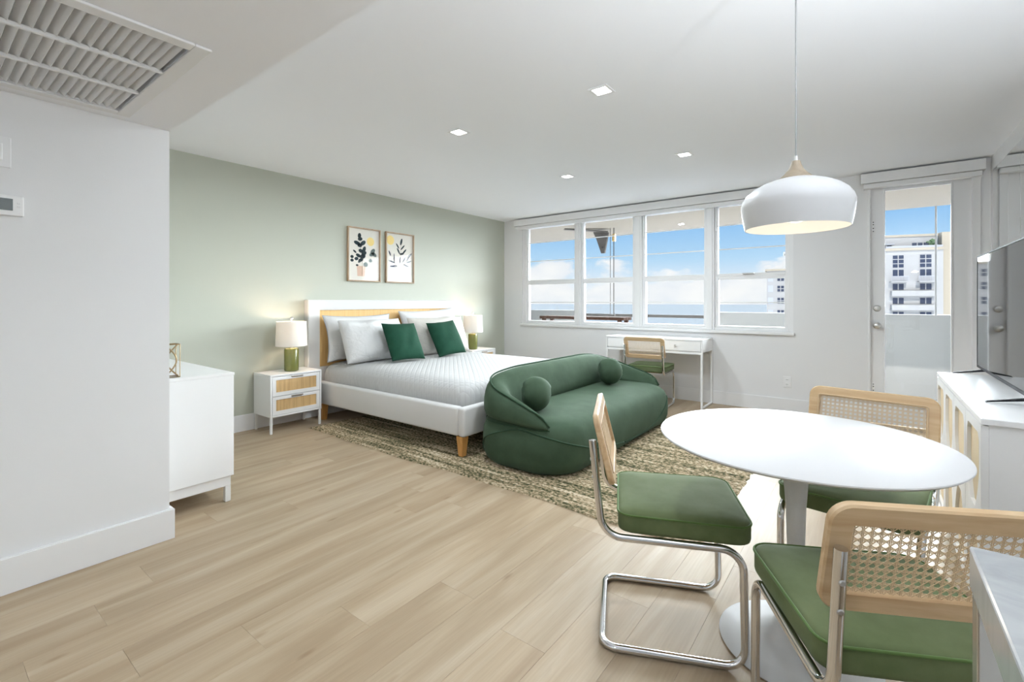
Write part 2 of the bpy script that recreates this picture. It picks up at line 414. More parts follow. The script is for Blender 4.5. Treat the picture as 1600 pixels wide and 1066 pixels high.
# planks, each its own object; full planks share one mesh
PW, PL = .193, 1.52
def plank_bm(w, l):
    t = B(); g = .0002; c = .0004
    R = [[(g, g, -.008), (w - g, g, -.008), (w - g, l - g, -.008), (g, l - g, -.008)],
         [(g, g, -c), (w - g, g, -c), (w - g, l - g, -c), (g, l - g, -c)],
         [(g + c, g + c, 0), (w - g - c, g + c, 0), (w - g - c, l - g - c, 0), (g + c, l - g - c, 0)]]
    loft(t, R, cap0=False); return t
full = None
x = -2.42 - 12 * PW; rows = 0
while x < RW - .02:
    x0, x1 = max(x, GW), min(x + PW, RW)
    if x1 - x0 < .01: x += PW; continue
    offs = [.467, .766 - PL, 1.05, -.12, .66, 1.33, .25][rows % 7] - 2 * PL - .0
    y = offs
    if abs(x + 2.42) < .01: y = .467 - 3 * PL
    while y < BW:
        y0, y1 = max(y, FW), min(y + PL, BW)
        hidden = x1 < PX - .02 and y1 < PY - .02
        if y1 - y0 > .01 and not hidden and y1 > -.6:
            if x1 - x0 > PW - 1e-4 and y1 - y0 > PL - 1e-4:
                if full is None: o = obj('plank', plank_bm(PW, PL), 'plank', fl); full = o.data
                else:
                    o = bpy.data.objects.new('plank', full); C.objects.link(o); o.parent = fl
            else: o = obj('plank', plank_bm(x1 - x0, y1 - y0), 'plank', fl)
            o.location = (x0, y0, 0)
        y += PL
    x += PW; rows += 1
b = B(); box(b, GW, RW, FW, -.5, -.009, 0); obj('plank_run', b, 'plank', fl)['kind'] = 'stuff'

b = B(); box(b, GW - .15, GW, PY, BW + .13, 0, H); struct(obj('wall_left', b, 'green_wall'), 'pale sage green painted wall')
b = B(); box(b, GW - .15, PX, FW, PY, 0, SZ); box(b, GW - .15, PX, FW, PY, SZ, H)
struct(obj('wall_partition', b, 'wall'), 'white closet wall jutting into the room')
VX0, VX1, VY0, VY1 = -2.674, -1.831, -.35, .60
b = B(); box(b, PX, VX0, FW, PY, SZ, H); box(b, VX1, RW, FW, PY, SZ, H); box(b, VX0, VX1, FW, VY0, SZ, H); box(b, VX0, VX1, VY1, PY, SZ, H); box(b, VX0, VX1, VY0, VY1, SZ + .08, H); struct(obj('ceiling_soffit', b, 'ceil'), 'lowered white ceiling soffit')
b = B(); box(b, GW - .15, RW + .15, PY, BW + .13, H, H + .2); struct(obj('ceiling', b, 'ceil'), 'flat white ceiling')
b = B(); box(b, RW, RW + .15, FW - .15, BW + .13, 0, H); struct(obj('wall_right', b, 'wall'))
b = B(); box(b, GW - .15, RW, FW - .15, FW, 0, H); struct(obj('wall_front', b, 'wall'))
# window wall with its two openings
WX0, WX1, WZ0, WZ1 = -4.248, -.655, .865, 2.365
DX0, DX1, DZ1 = -.02, .775, 2.335
b = B()
for (x0, x1, z0, z1) in ((GW, WX0, 0, H), (WX0, WX1, 0, WZ0), (WX0, WX1, WZ1, H), (WX1, DX0, 0, H), (DX0, DX1, DZ1, H), (DX1, RW, 0, H)):
    box(b, x0, x1, BW, BW + .13, z0, z1)
struct(obj('wall_back', b, 'wall'), 'white wall with long window and glazed door')

def bb(name, pts):
    bm = B()
    for (x0, x1, y0, y1) in pts:
        R = [[(x0, y0, .001), (x1, y0, .001), (x1, y1, .001), (x0, y1, .001)], [(x0, y0, .15), (x1, y0, .15), (x1, y1, .15), (x0, y1, .15)]]
        loft(bm, R)
    bmesh.ops.bevel(bm, geom=[e for e in bm.edges if e.verts[0].co.z > .1 and e.verts[1].co.z > .1], offset=.004, segments=2, affect='EDGES')
    return struct(obj(name, bm, 'trim'))
T = .018
bb('baseboard_left', [(GW, GW + T, PY, BW - T)])
bb('baseboard_back', [(GW, DX0 - .01, BW - T, BW)])
bb('baseboard_partition', [(PX, PX + T, FW, PY + T), (GW + T, PX, PY, PY + T)])
bb('baseboard_right', [(RW - T, RW, 1.2, BW - T)])

# ---- window: outer frame, mullions, sashes, bars, panes
b = B()
for (x0, x1, z0, z1) in ((WX0, WX0 + .06, WZ0, WZ1), (WX1 - .045, WX1, WZ0, WZ1), (WX0 + .06, WX1 - .045, WZ0, WZ0 + .030), (WX0 + .06, WX1 - .045, WZ1 - .05, WZ1)):
    rbox(b, x0, x1, BW + .015, BW + .11, z0, z1, .004)
win = struct(obj('window_1', b, 'trim'), 'four-bay white framed awning window')
b = B(); rbox(b, WX0 - .02, WX1 + .01, BW - .03, BW + .05, WZ0 - .035, WZ0 - .003, .005); obj('window_sill', b, 'trim', win)
mull = [(-3.345, -3.205), (-2.472, -2.312), (-1.575, -1.427)]
for a0, a1 in mull:
    b = B(); rbox(b, a0 + .03, a1 - .03, BW + .0, BW + .115, WZ0 + .0, WZ1, .004)
    box(b, a0 + .052, a1 - .052, BW - .012, BW, WZ0, WZ1); obj('mullion', b, 'trim', win)
bays = [(WX0 + .06, mull[0][0] + .03), (mull[0][1] - .03, mull[1][0] + .03), (mull[1][1] - .03, mull[2][0] + .03), (mull[2][1] - .03, WX1 - .045)]
for i, (a0, a1) in enumerate(bays):
    for (z0, z1, fw, bars, nm) in ((1.485, WZ1 - .05, .030, (1.805, 2.085), 'upper'), (WZ0 + .030, 1.485, .042, (1.185,), 'lower')):
        fr = .034 if nm == 'upper' else .040
        b = B(); y0, y1 = BW + .03, BW + .085
        rbox(b, a0, a0 + fr, y0, y1, z0, z1, .003); rbox(b, a1 - fr, a1, y0, y1, z0, z1, .003)
        rbox(b, a0 + fr, a1 - fr, y0, y1, z0, z0 + (.034 if nm == 'upper' else .018), .003); rbox(b, a0 + fr, a1 - fr, y0, y1, z1 - (.012 if nm == 'upper' else .034), z1, .003)
        s = obj('sash', b, 'trim', win)
        zz = [z0 + .014] + list(bars) + [z1 - .012]
        for bz in bars:
            b = B(); rbox(b, a0 + fr, a1 - fr, BW + .048, BW + .066, bz - .006, bz + .006, .002, 1); obj('glazing_bar', b, 'trim', s)
        for p0, p1 in zip(zz, zz[1:]):
            b = B(); box(b, a0 + fr - .004, a1 - fr + .004, BW + .055, BW + .059, p0, p1); obj('pane', b, 'glass', s)
    b = B(); rbox(b, a0 + .006, a0 + .022, BW + .012, BW + .03, 2.02, 2.30, .003); obj('latch_bar', b, 'trim', win)
for i, (a0, a1) in enumerate(bays[3:]):
    b = B(); rbox(b, a0 + .30, a0 + .42, BW + .01, BW + .03, 1.505, 1.520, .003); obj('sash_catch', b, 'nickel', win)

# ---- balcony door
b = B()
rbox(b, DX0 - .0, DX0 + .02, BW - .012, BW + .12, 0.001, DZ1, .003); rbox(b, DX1 - .055, DX1, BW - .012, BW + .12, 0.001, DZ1, .003); rbox(b, DX0 + .02, DX1 - .055, BW - .012, BW + .12, DZ1 - .02, DZ1, .003)
door = struct(obj('door_1', b, 'trim'), 'white balcony door with tall glass lite')
b = B(); y0, y1 = BW + .02, BW + .065
dl, dr, gz0, gz1 = DX0 + .0202, DX1 - .0552, .22, 2.275
rbox(b, dl, .109, y0, y1, .0015, DZ1 - .0202, .0005, 1); rbox(b, .588, dr, y0, y1, .0015, DZ1 - .0202, .0005, 1)
rbox(b, .109, .588, y0, y1, .0015, gz0, .0005, 1); rbox(b, .109, .588, y0, y1, gz1, DZ1 - .0202, .0005, 1)
leaf = obj('door_leaf', b, 'trim', door)
b = B()
for q in ((.100, .114, gz0 - .008, gz1 + .008), (.583, .597, gz0 - .008, gz1 + .008)): rbox(b, q[0], q[1], y0 - .008, y0 + .004, q[2], q[3], .003)
for q in ((gz0 - .008, gz0 + .006), (gz1 - .006, gz1 + .008)): rbox(b, .114, .583, y0 - .008, y0 + .004, q[0], q[1], .003)
obj('glazing_bead', b, 'trim', leaf)
b = B(); box(b, .105, .592, y0 + .02, y0 + .026, gz0 - .004, gz1 + .004); obj('pane', b, 'glass', leaf)
def rotx(v, o): # lathe axis z -> -y (towards the room)
    return Matrix.Translation(o) @ Matrix.Rotation(PI / 2, 4, 'X')
for nm, zz, prof in (('door_knob', .958, [(0, 0), (.032, 0), (.033, .006), (.030, .010), (.012, .014), (.011, .03), (.022, .036), (.028, .046), (.027, .058), (.018, .066), (0, .068)]),
                     ('deadbolt', 1.127, [(0, 0), (.031, 0), (.031, .008), (.026, .016), (.022, .018), (0, .018)])):
    t = B(); lathe(t, prof, 24); b = B(); merge(b, t, 0, rotx(0, (.052, y0, zz))); k = obj(nm, b, 'nickel', leaf, True, 40)
    if nm == 'deadbolt':
        b = B(); rbox(b, .046, .058, y0 - .030, y0 - .018, zz - .014, zz + .014, .002); obj('thumb_turn', b, 'nickel', k)
for zz in (1.93, .335):
    b = B(); rbox(b, .012, .034, y0 - .006, y0, zz - .06, zz + .06, .002); h = obj('slide_bolt', b, 'steel_white', leaf)
    b = B()
    for dz in (-.045, -.015, .022, .045):
        t = B(); lathe(t, [(0, 0), (.0055, 0), (.005, .003), (0, .004)], 8); merge(b, t, 0, rotx(0, (.023, y0 - .006, zz + dz)))
    obj('bolt_screws', b, 'black', h)

# ---- roller-blind valances
def valance(x0, x1, label):
    t = thing('blind_valance', label, 'blind', (x0, BW, 2.29), 0, 'roller blind valances')
    w = x1 - x0
    b = B(); rbox(b, 0, w, -.095, -.001, .055, .150, .004); obj('fascia', b, 'trim', t)
    b = B(); rbox(b, .02, w - .02, -.075, -.002, .006, .052, .006); obj('rolled_blind', b, 'trim', t)
    return t
valance(-4.345, -.605, 'long white roller blind valance above the four-bay window')
valance(-.075, .800, 'short white roller blind valance above the glazed balcony door')

# ---- mirror panels on the right wall
for (m0, m1, lab) in ((4.76, 5.70, 'tall mirror panel beside the balcony door'), (3.78, 4.752, 'tall mirror panel behind the television, next to the door-side panel')):
    b = B(); rbox(b, RW - .008, RW - .001, m0, m1, 0.90, 2.32, .002, 1); tag(obj('wall_mirror', b, 'mirror'), lab, 'mirror', 'mirror panels on the wall')

# ---- outlet, switch, thermostat
t = thing('wall_outlet', 'white electrical outlet low on the window wall', 'outlet', (-.713, BW, .328))
b = B(); rbox(b, -.038, .038, -.007, -.0005, -.06, .06, .003); obj('plate', b, 'trim', t)
for dz in (-.025, .025):
    b = B(); rbox(b, -.017, .017, -.010, -.0065, dz - .016, dz + .016, .004); q = obj('socket', b, 'lacquer', t)
    b = B(); box(b, -.008, -.005, -.0105, -.0098, dz - .006, dz + .006); box(b, .005, .008, -.0105, -.0098, dz - .006, dz + .006); obj('slot', b, 'black', q)
t = thing('thermostat', 'white wall thermostat with grey screen on partition wall', 'thermostat', (PX, .255, 1.585))
b = B(); rbox(b, .0005, .022, -.06, .062, -.042, .040, .004); obj('housing', b, 'lacquer', t)
b = B(); rbox(b, .021, .0235, -.045, .030, -.022, .026, .001); obj('display', b, mat('lcd_grey', (.10, .12, .12), .2), t)
for dz in (.010, -.004):
    b = B(); rbox(b, .0215, .0245, .042, .052, dz - .004, dz + .004, .001); obj('button', b, 'trim', t)
t = thing('wall_switch', 'white blank switch plate above the thermostat', 'switch', (PX, .24, 1.80))
b = B(); rbox(b, .0005, .008, -.04, .042, -.062, .062, .003); obj('plate', b, 'trim', t)
b = B(); rbox(b, .0075, .012, -.018, .018, -.034, .034, .003); obj('rocker', b, 'lacquer', t)

# ---- air return grille in the soffit
t = thing('air_vent', 'white louvred air return grille in the soffit', 'vent', (0, 0, SZ))
vx0, vx1, vy0, vy1 = VX0, VX1, VY0, VY1
b = B()
for (x0, x1, y0, y1) in ((vx0 - .045, vx1 + .05, vy1, vy1 + .05), (vx0 - .045, vx1 + .05, vy0 - .05, vy0), (vx0 - .045, vx0, vy0, vy1), (vx1, vx1 + .05, vy0, vy1)):
    rbox(b, x0, x1, y0, y1, -.010, -.0005, .003)
obj('frame', b, 'trim', t)
b = B(); box(b, vx0 + .001, vx1 - .001, vy0 + .001, vy1 - .001, .045, .05); obj('backing', b, mat('duct_grey', (.55, .56, .56), .8), t)
for xx in (-2.385, -2.098):
    b = B(); rbox(b, xx - .007, xx + .007, vy0 + .001, vy1 - .001, -.010, .004, .002, 1); obj('divider', b, 'trim', t)
b = B(); t2 = [(-.010, .018), (.010, -.002), (.0115, -.0005), (-.0085, .0195)]
loft(b, [[(vx0 + .001, y, z) for y, z in t2], [(vx1 - .001, y, z) for y, z in t2]])
me = None; y = vy1 - .024
while y > vy0 + .02:
    if me is None: o = obj('slat', b, 'trim', t); me = o.data
    else: o = bpy.data.objects.new('slat', me); C.objects.link(o); o.parent = t
    o.location = (0, y, 0); y -= .0275

# ---- recessed downlights
def downlight(x, y, z, label, power, vis=True):
    t = thing('recessed_light', label, 'downlight', (x, y, z), 0, 'recessed ceiling lights')
    b = B(); s0, s1 = .062, .044
    for (x0, x1, y0, y1) in ((-s0, s0, s1, s0), (-s0, s0, -s0, -s1), (-s0, -s1, -s1, s1), (s1, s0, -s1, s1)): rbox(b, x0, x1, y0, y1, -.007, -.0005, .002, 1)
    obj('trim_ring', b, 'trim', t)
    b = B(); box(b, -s1, s1, -s1, s1, -.004, -.001); obj('diffuser', b, 'led', t)
    l = bpy.data.lights.new('downlight_lamp', 'AREA'); l.shape = 'SQUARE'; l.size = .08; l.energy = power; l.color = (.86, .945, 1.0); l.spread = math.radians(179)
    o = bpy.data.objects.new('downlight_lamp', l); C.objects.link(o); o.parent = t; o.location = (0, 0, -.009)
DP = 11
downlight(-2.43, 2.53, H, 'square recessed ceiling light above the near side of the bed', DP)
downlight(-1.275, 2.55, H, 'largest-looking square recessed ceiling light, closest to the pendant cord', DP)
downlight(-2.42, 4.085, H, 'square recessed ceiling light farthest over the bed, toward the window', DP)
downlight(-1.265, 4.085, H, 'square recessed ceiling light just before the window, beside the pendant', DP)
for i, (x, y) in enumerate(((-.2, -1.0), (-1.0, -1.9))):  # two unseen fill lights added behind the camera to lift the room brightness
    downlight(x, y, SZ, 'square recessed light in the kitchen soffit, ' + ('closer to the marble counter', 'farther from the marble counter')[i], 7.5)

# ---- torchiere uplight added beyond the frame to brighten the ceiling
t = thing('floor_lamp', 'white uplighting floor lamp standing against the plain wall', 'lamp', (.60, 1.22, 0))
b = B(); lathe(b, [(0, .001), (.13, .001), (.13, .012), (.03, .02), (0, .02)], 32); obj('base', b, 'trim', t, True, 40)
b = B(); tube(b, [(0, 0, .02), (0, 0, 1.60)], .011, 10); obj('pole', b, 'trim', t, True, 40)
b = B(); lathe(b, [(0, 1.60), (.03, 1.602), (.10, 1.625), (.17, 1.69), (.167, 1.69), (.098, 1.63), (.03, 1.608), (0, 1.607)], 32); obj('bowl_shade', b, 'trim', t, True, 50)
l = bpy.data.lights.new('uplight_bulb', 'POINT'); l.energy = 58; l.color = (.90, .955, 1.0); l.shadow_soft_size = .05
o = bpy.data.objects.new('uplight_bulb', l); C.objects.link(o); o.parent = t; o.location = (0, 0, 1.672)
# ================================================================== OUTSIDE
BY = 7.85
b = B(); box(b, -7.5, 3.0, BW + .13, BY + .12, -.25, -.04); struct(obj('balcony_floor', b, 'concrete'))
b = B(); box(b, -7.5, 3.0, BW + .13, BY, 2.385, 2.62); struct(obj('balcony_ceiling', b, 'stucco'), 'beige underside of the balcony slab')
for (x0, x1, nm) in ((-7.5, -4.42, 'wall_parapet_left'), (-1.98, 3.0, 'wall_parapet_right')):
    b = B(); rbox(b, x0, x1, BY, BY + .10, -.04, 1.03, .01); struct(obj(nm, b, 'parapet'), 'solid painted balcony parapet')
t = thing('balcony_railing', 'grey metal balcony railing between the solid parapets', 'railing', (-4.42, BY, -.04))
b = B(); rbox(b, .005, 2.435, .02, .075, .965, 1.015, .006); obj('top_rail', b, 'galv', t)
b = B(); rbox(b, .005, 2.435, .03, .065, .10, .14, .006); obj('bottom_rail', b, 'galv', t)
for xx in (.03, 2.41):
    b = B(); rbox(b, xx - .02, xx + .02, .028, .068, .002, .965, .004); obj('post', b, 'galv', t)
t = thing('bar_table', 'narrow brown wooden bar table out on the balcony', 'table', (-3.9, 7.12, -.04))
for k in range(3):
    b = B(); rbox(b, -.80, .80, -.16 + k * .108, -.06 + k * .108, .935, .985, .005); obj('plank', b, 'deckwood', t)
for sx in (-.72, .72):
    for sy in (-.13, .13):
        b = B(); rbox(b, sx - .03, sx + .03, sy - .025, sy + .025, .001, .935, .004); obj('leg', b, 'deckwood', t)
t = thing('awning_bracket', 'grey steel bracket hanging under the balcony ceiling', 'bracket', (0, 0, 2.385))
b = B(); p0, p1 = Vector((-3.98, 6.62, -.012)), Vector((-3.42, 7.05, -.05)); d = (p1 - p0).normalized(); s = Vector((-d.y, d.x, 0)).normalized() * .055
loft(b, [[p + s, p - s, p - s * .9 + Vector((0, 0, .011)), p + s * .9 + Vector((0, 0, .011))] for p in (p0, p1)]); obj('mounting_arm', b, 'galv', t)
b = B(); prism(b, [(-3.66, -.035), (-3.39, -.06), (-3.40, -.12), (-3.455, -.395), (-3.515, -.395), (-3.60, -.16)], 7.01, 7.05, 'y'); pl = obj('triangular_plate', b, 'galv', t)
b = B()
for (xx, zz) in ((-3.46, -.13), (-3.485, -.30)):
    b = B(); q = B(); lathe(q, [(0, 0), (.016, 0), (.016, .012), (0, .014)], 10); merge(b, q, 0, rotx(0, (xx, 7.01, zz))); obj('bolt', b, 'black', pl)
t = thing('hanging_cord', 'pair of thin grey cords with a brass block hanging on the balcony', 'cord', (-3.31, 7.0, 2.385))
for xx, r in ((-.035, .005), (.025, .008)):
    b = B(); tube(b, [(xx, 0, -.002), (xx, 0, -1.395)], r, 6); obj('cord', b, 'galv', t)
b = B(); rbox(b, .002, .050, -.02, .02, -.22, -.10, .006); obj('block', b, 'brass', t)
b = B(); rbox(b, -.05, .045, -.02, .02, -1.413, -1.395, .004); obj('bottom_weight', b, 'galv', t)
b = B(); tube(b, [(.646, BY - .03, 1.02), (.646, BY - .03, 2.383)], .010, 10); tag(obj('white_pole', b, 'parapet', None, True, 40), 'thin white vertical pole rising from the parapet outside the door', 'pole')

b = B(); v = [b.verts.new(p) for p in ((-9000, 120, -45), (9000, 120, -45), (9000, 9000, -45), (-9000, 9000, -45))]; b.faces.new(v); struct(obj('sea', b, 'sea'), 'pale blue bay')
b = B(); v = [b.verts.new(p) for p in ((-300, -100, -46), (300, -100, -46), (300, 121, -44.9), (-300, 121, -44.9))]; b.faces.new(v); struct(obj('ground', b, 'bld_grey'))

def cam_pt(u, v, depth):
    a = math.radians(YAW); r = (u - 800) / 733.0; q = (472 - v) / 733.0
    return Vector((-math.sin(a) + r * math.cos(a), math.cos(a) + r * math.sin(a), q)) * depth + Vector((0, 0, 1.19))
# condo tower seen through the door; local x runs along its facade, local y away from the room
ORG = cam_pt(1382, 472, 100); ORG.z = 0
t = thing('condo_tower', 'white condo tower with dark windows and balconies seen through the door', 'building', (ORG.x, ORG.y, -45), math.radians(15.9))
def fx(u):   # pixel column -> metres along the facade
    a = math.radians(15.9); d = Vector((math.cos(a), math.sin(a)))
    lo, hi = -80, 60
    for _ in range(40):
        m = (lo + hi) / 2; p = Vector((ORG.x, ORG.y)) + d * m
        A = math.radians(YAW); dep = -math.sin(A) * p.x + math.cos(A) * p.y; rr = math.cos(A) * p.x + math.sin(A) * p.y
        if 800 + 733 * rr / dep < u: lo = m
        else: hi = m
    return lo
def fz(v): return 1.19 + (472 - v) / 733.0 * 101 + 45
x0, x1 = fx(1350), fx(1545)
b = B(); box(b, x0, fx(1474), 0, 16, 0, fz(391)); obj('facade_wall', b, 'bld_white', t)
b = B(); box(b, fx(1474), x1, .6, 16, 0, fz(367)); obj('cream_wing', b, 'bld_cream', t)
b = B(); box(b, x0, fx(1474), 2.2, 16, fz(391), fz(371)); obj('penthouse_wall', b, 'bld_white', t)
b = B(); box(b, x0 - .3, fx(1474), 2.0, 16.2, fz(371), fz(367.5)); obj('roof_cornice', b, 'bld_cream', t)
b = B(); box(b, x0 - .2, fx(1474), -.35, .2, fz(393.5), fz(389.5)); obj('cornice', b, 'bld_cream', t)
b = B(); box(b, fx(1384), fx(1473), -.1, -.02, fz(389.5), fz(386.5)); obj('terrace_rail', b, 'bld_grey', t)
def bwin(u0, u1, v0, v1, nx, ny, y=-.06, par=t):
    f = B(); box(f, fx(u0), fx(u1), y, y + .12, fz(v1), fz(v0)); w = obj('window', f, 'bld_white', par)
    dx = (fx(u1) - fx(u0)) / nx; dz = (fz(v0) - fz(v1)) / ny
    for i in range(nx):
        for j in range(ny):
            q = B(); box(q, fx(u0) + i * dx + .09, fx(u0) + (i + 1) * dx - .09, y - .03, y, fz(v1) + j * dz + .09, fz(v1) + (j + 1) * dz - .09); obj('pane', q, 'bld_glass', w)
cols = ((1394, 1412.5), (1436.5, 1456))
for (u0, u1) in cols:
    bwin(u0, u1, 400, 420, 2, 3); bwin(u0, u1, 422, 433, 2, 1)
    b = B(); box(b, fx(u0 - 4), fx(u1 + 4), -1.2, 0, fz(442), fz(440.5)); s = obj('balcony_slab', b, 'bld_white', t)
    for k in range(12):
        q = B(); xx = fx(u0 - 4) + (fx(u1 + 4) - fx(u0 - 4)) * k / 11; box(q, xx - .03, xx + .03, -1.2, -1.14, fz(440.5), fz(433)); obj('baluster', q, 'bld_grey', s)
    q = B(); box(q, fx(u0 - 4), fx(u1 + 4), -1.22, -1.12, fz(433.4), fz(432.6)); obj('rail', q, 'bld_grey', s)
    for v0 in (443, 464.5, 486, 508): bwin(u0, u1, v0 + .5, v0 + 11, 2, 1)
for v0 in (455, 476.5, 498):
    b = B(); box(b, fx(1391), fx(1460), -1.0, 0, fz(v0 + 8), fz(v0)); obj('balcony_front', b, 'bld_white', t)
bwin(1431, 1459, 380, 389, 3, 1, 2.14); bwin(1391, 1400, 382.5, 389, 1, 1, 2.14)
b = B(); box(b, fx(1386), fx(1401), 1.0, 2.3, fz(383), fz(381.6)); obj('awning', b, 'bld_grey', t)
b = B()
for k in range(26):
    c = Vector((fx(1459) + random.gauss(0, .35), 1.0 + random.gauss(0, .3), fz(383) + random.gauss(0, .55)))
    q = B(); bmesh.ops.create_icosphere(q, subdivisions=1, radius=.25); merge(b, q, 0, Matrix.Translation(c))
obj('terrace_plant', b, 'leafy', t)
# lower neighbour seen through the last window bay
O2 = cam_pt(1198, 472, 130); O2.z = 0
t2 = thing('neighbour_building', 'lower white apartment block behind the last window bay', 'building', (O2.x, O2.y, -45), math.radians(8))
def gx(u):
    a = math.radians(8); A = math.radians(YAW); lo, hi = -60, 80
    for _ in range(40):
        m = (lo + hi) / 2; px, py = O2.x + math.cos(a) * m, O2.y + math.sin(a) * m
        if 800 + 733 * (math.cos(A) * px + math.sin(A) * py) / (-math.sin(A) * px + math.cos(A) * py) < u: lo = m
        else: hi = m
    return lo
def gz(v): return 1.19 + (472 - v) / 733.0 * 130 + 45
b = B(); box(b, 0, gx(1262), 0, 14, 0, gz(424)); obj('facade_wall', b, 'bld_white', t2)
b = B(); box(b, -.4, gx(1262), -.4, 14.2, gz(424), gz(421)); obj('roof_cornice', b, 'bld_cream', t2)
b = B(); box(b, gx(1229), gx(1262), 4, 10, gz(421), gz(396)); obj('stair_tower', b, 'bld_grey', t2)
b = B(); box(b, gx(1224.5), gx(1262), 3, 11, gz(396), gz(393)); obj('tower_roof', b, 'bld_grey', t2)
for k, v0 in enumerate((430, 446.5, 465, 484, 502)):
    for (u0, u1, nx) in ((1200, 1208, 1), (1214, 1225.5, 2), (1236, 1247, 2)):
        f = B(); box(f, gx(u0), gx(u1), -.12, .1, gz(v0 + 10), gz(v0)); w = obj('window', f, 'bld_grey' if nx == 1 else 'bld_white', t2)
        if nx == 1: continue
        dx = (gx(u1) - gx(u0)) / nx
        for i in range(nx):
            for j in range(2):
                q = B(); hh = (gz(v0) - gz(v0 + 10)) / 2; box(q, gx(u0) + i * dx + .1, gx(u0) + (i + 1) * dx - .1, -.16, -.12, gz(v0 + 10) + j * hh + .1, gz(v0 + 10) + (j + 1) * hh - .1); obj('pane', q, 'bld_glass', w)

# ================================================================== OBJECTS
# ---- rug: braided rows running along x
RX0, RX1, RY0, RY1 = -4.20, -.65, 2.335, 4.79
def rug():
    bm = B(); px, per = .030, 5
    nr = int((RY1 - RY0) / px); nx = 236
    rnd = random.Random(3); ph = [rnd.random() * 6 for _ in range(nr)]
    prev = None; verts = []
    for j in range(nr * per + 1):
        r = min(j // per, nr - 1); s = (j - r * per) / per
        yy = j / (nr * per) * (RY1 - RY0)
        row = []
        for i in range(nx + 1):
            xx = i / nx * (RX1 - RX0)
            wob = .012 * math.sin(xx * 3.1 + 1) + .007 * math.sin(xx * 7.7)
            e = 1 - min(1, yy / .5) if yy < .5 else 0
            hgt = .0045 + .0075 * math.sin(PI * s) ** .7 * (.72 + .28 * math.sin(xx * 150 + ph[r] + (1.6 if s > .5 else 0)))
            if j in (0, nr * per): hgt = .001
            if i in (0, nx): hgt = .001
            ex = .006 * math.sin(ph[r] * 3) if i in (0, nx) else 0
            row.append(bm.verts.new((xx + ex, yy + wob * e, hgt)))
        verts.append(row)
    for a, c in zip(verts, verts[1:]):
        for k in range(nx): bm.faces.new((a[k], a[k + 1], c[k + 1], c[k]))
    o = obj('area_rug', bm, 'rug', None, True); o.location = (RX0, RY0, 0)
    tag(o, 'braided jute rug in tan and green under bed and sofa', 'rug')
rug()

# ---- bed
bed = thing('bed', 'white upholstered king bed with cane headboard and oak feet', 'bed', (GW, 2.58, 0))
bw = 2.00; hx = .08
def ring(o0, o1, p0, p1, r, w, n=5): return rrect(o0 + w, o1 - w, p0 + w, p1 - w, max(r - w, .004), n)
# headboard: frame of four mitred padded members + cane inset
b = B(); y0, y1, z0, z1, wd = -.06, bw + .055, .10, 1.212, .105
outer = [(y0, z0), (y1, z0), (y1, z1), (y0, z1)]; inner = [(y0 + .125, z0 + .42), (y1 - .1, z0 + .42), (y1 - .1, z1 - wd), (y0 + .125, z1 - wd)]
loft(b, [[(.004, a, c) for a, c in outer], [(hx - .008, a, c) for a, c in outer], [(hx, a + (.008 if i in (0, 3) else -.008), c + (.008 if i < 2 else -.008)) for i, (a, c) in enumerate(outer)],
         [(hx, a, c) for a, c in inner], [(hx - .022, a, c) for a, c in inner]], cap0=True, cap1=True)
hb = obj('headboard', b, 'white_fabric', bed)
b = B(); box(b, hx - .021, hx - .015, inner[0][0] + .002, inner[1][0] - .002, inner[0][1] + .002, inner[2][1] - .002); obj('cane_panel', b, 'headcane', hb)
b = B(); bx0, bx1 = hx + .001, 2.175
def rail(bm, x0, x1, y0, y1):
    rbox(bm, x0, x1, y0, y1, .165, .388, .022, 4)
b = B(); rail(b, bx0, bx1 - .071, 0, .07); obj('side_rail', b, 'white_fabric', bed, True, 50)
b = B(); rail(b, bx0, bx1 - .071, bw - .07, bw); obj('side_rail', b, 'white_fabric', bed, True, 50)
b = B(); rail(b, bx1 - .07, bx1, -.0, bw); obj('foot_rail', b, 'white_fabric', bed, True, 50)
b = B(); rbox(b, bx0, bx1 - .072, .072, bw - .072, .24, .30, .004); obj('slat_deck', b, 'white_fabric', bed)
for (xx, yy) in ((2.12, .04), (2.12, bw - .04), (.20, .04), (.20, bw - .04)):
    b = B(); zb = .0135 if xx + GW > RX0 else .001
    loft(b, [[(xx - q, yy - q, zz), (xx + q, yy - q, zz), (xx + q, yy + q, zz), (xx - q, yy + q, zz)] for q, zz in ((.021, zb), (.033, .166))]); obj('leg', b, 'oakleg', bed)
# bedspread over the mattress
b = B(); R = []
mx0, mx1, my0, my1 = hx + .006, bx1 - .078, .078, bw - .078
for zz, ins in ((.303, .0), (.40, -.006), (.44, -.008), (.49, .004), (.525, .028), (.548, .07), (.560, .13), (.566, .24)):
    R.append([(x, y, zz) for x, y in rrect(mx0 + ins * .25, mx1 - ins, my0 + ins, my1 - ins, .10 + abs(ins) * .4, 10)])
loft(b, R, cap1=True)
bmesh.ops.triangulate(b, faces=[f for f in b.faces if len(f.verts) > 4])
sp = obj('bedspread', b, 'quilt', None, True, 60); sp.location = (GW, 2.58, 0)
tag(sp, 'white quilted bedspread over the king mattress', 'bedspread')

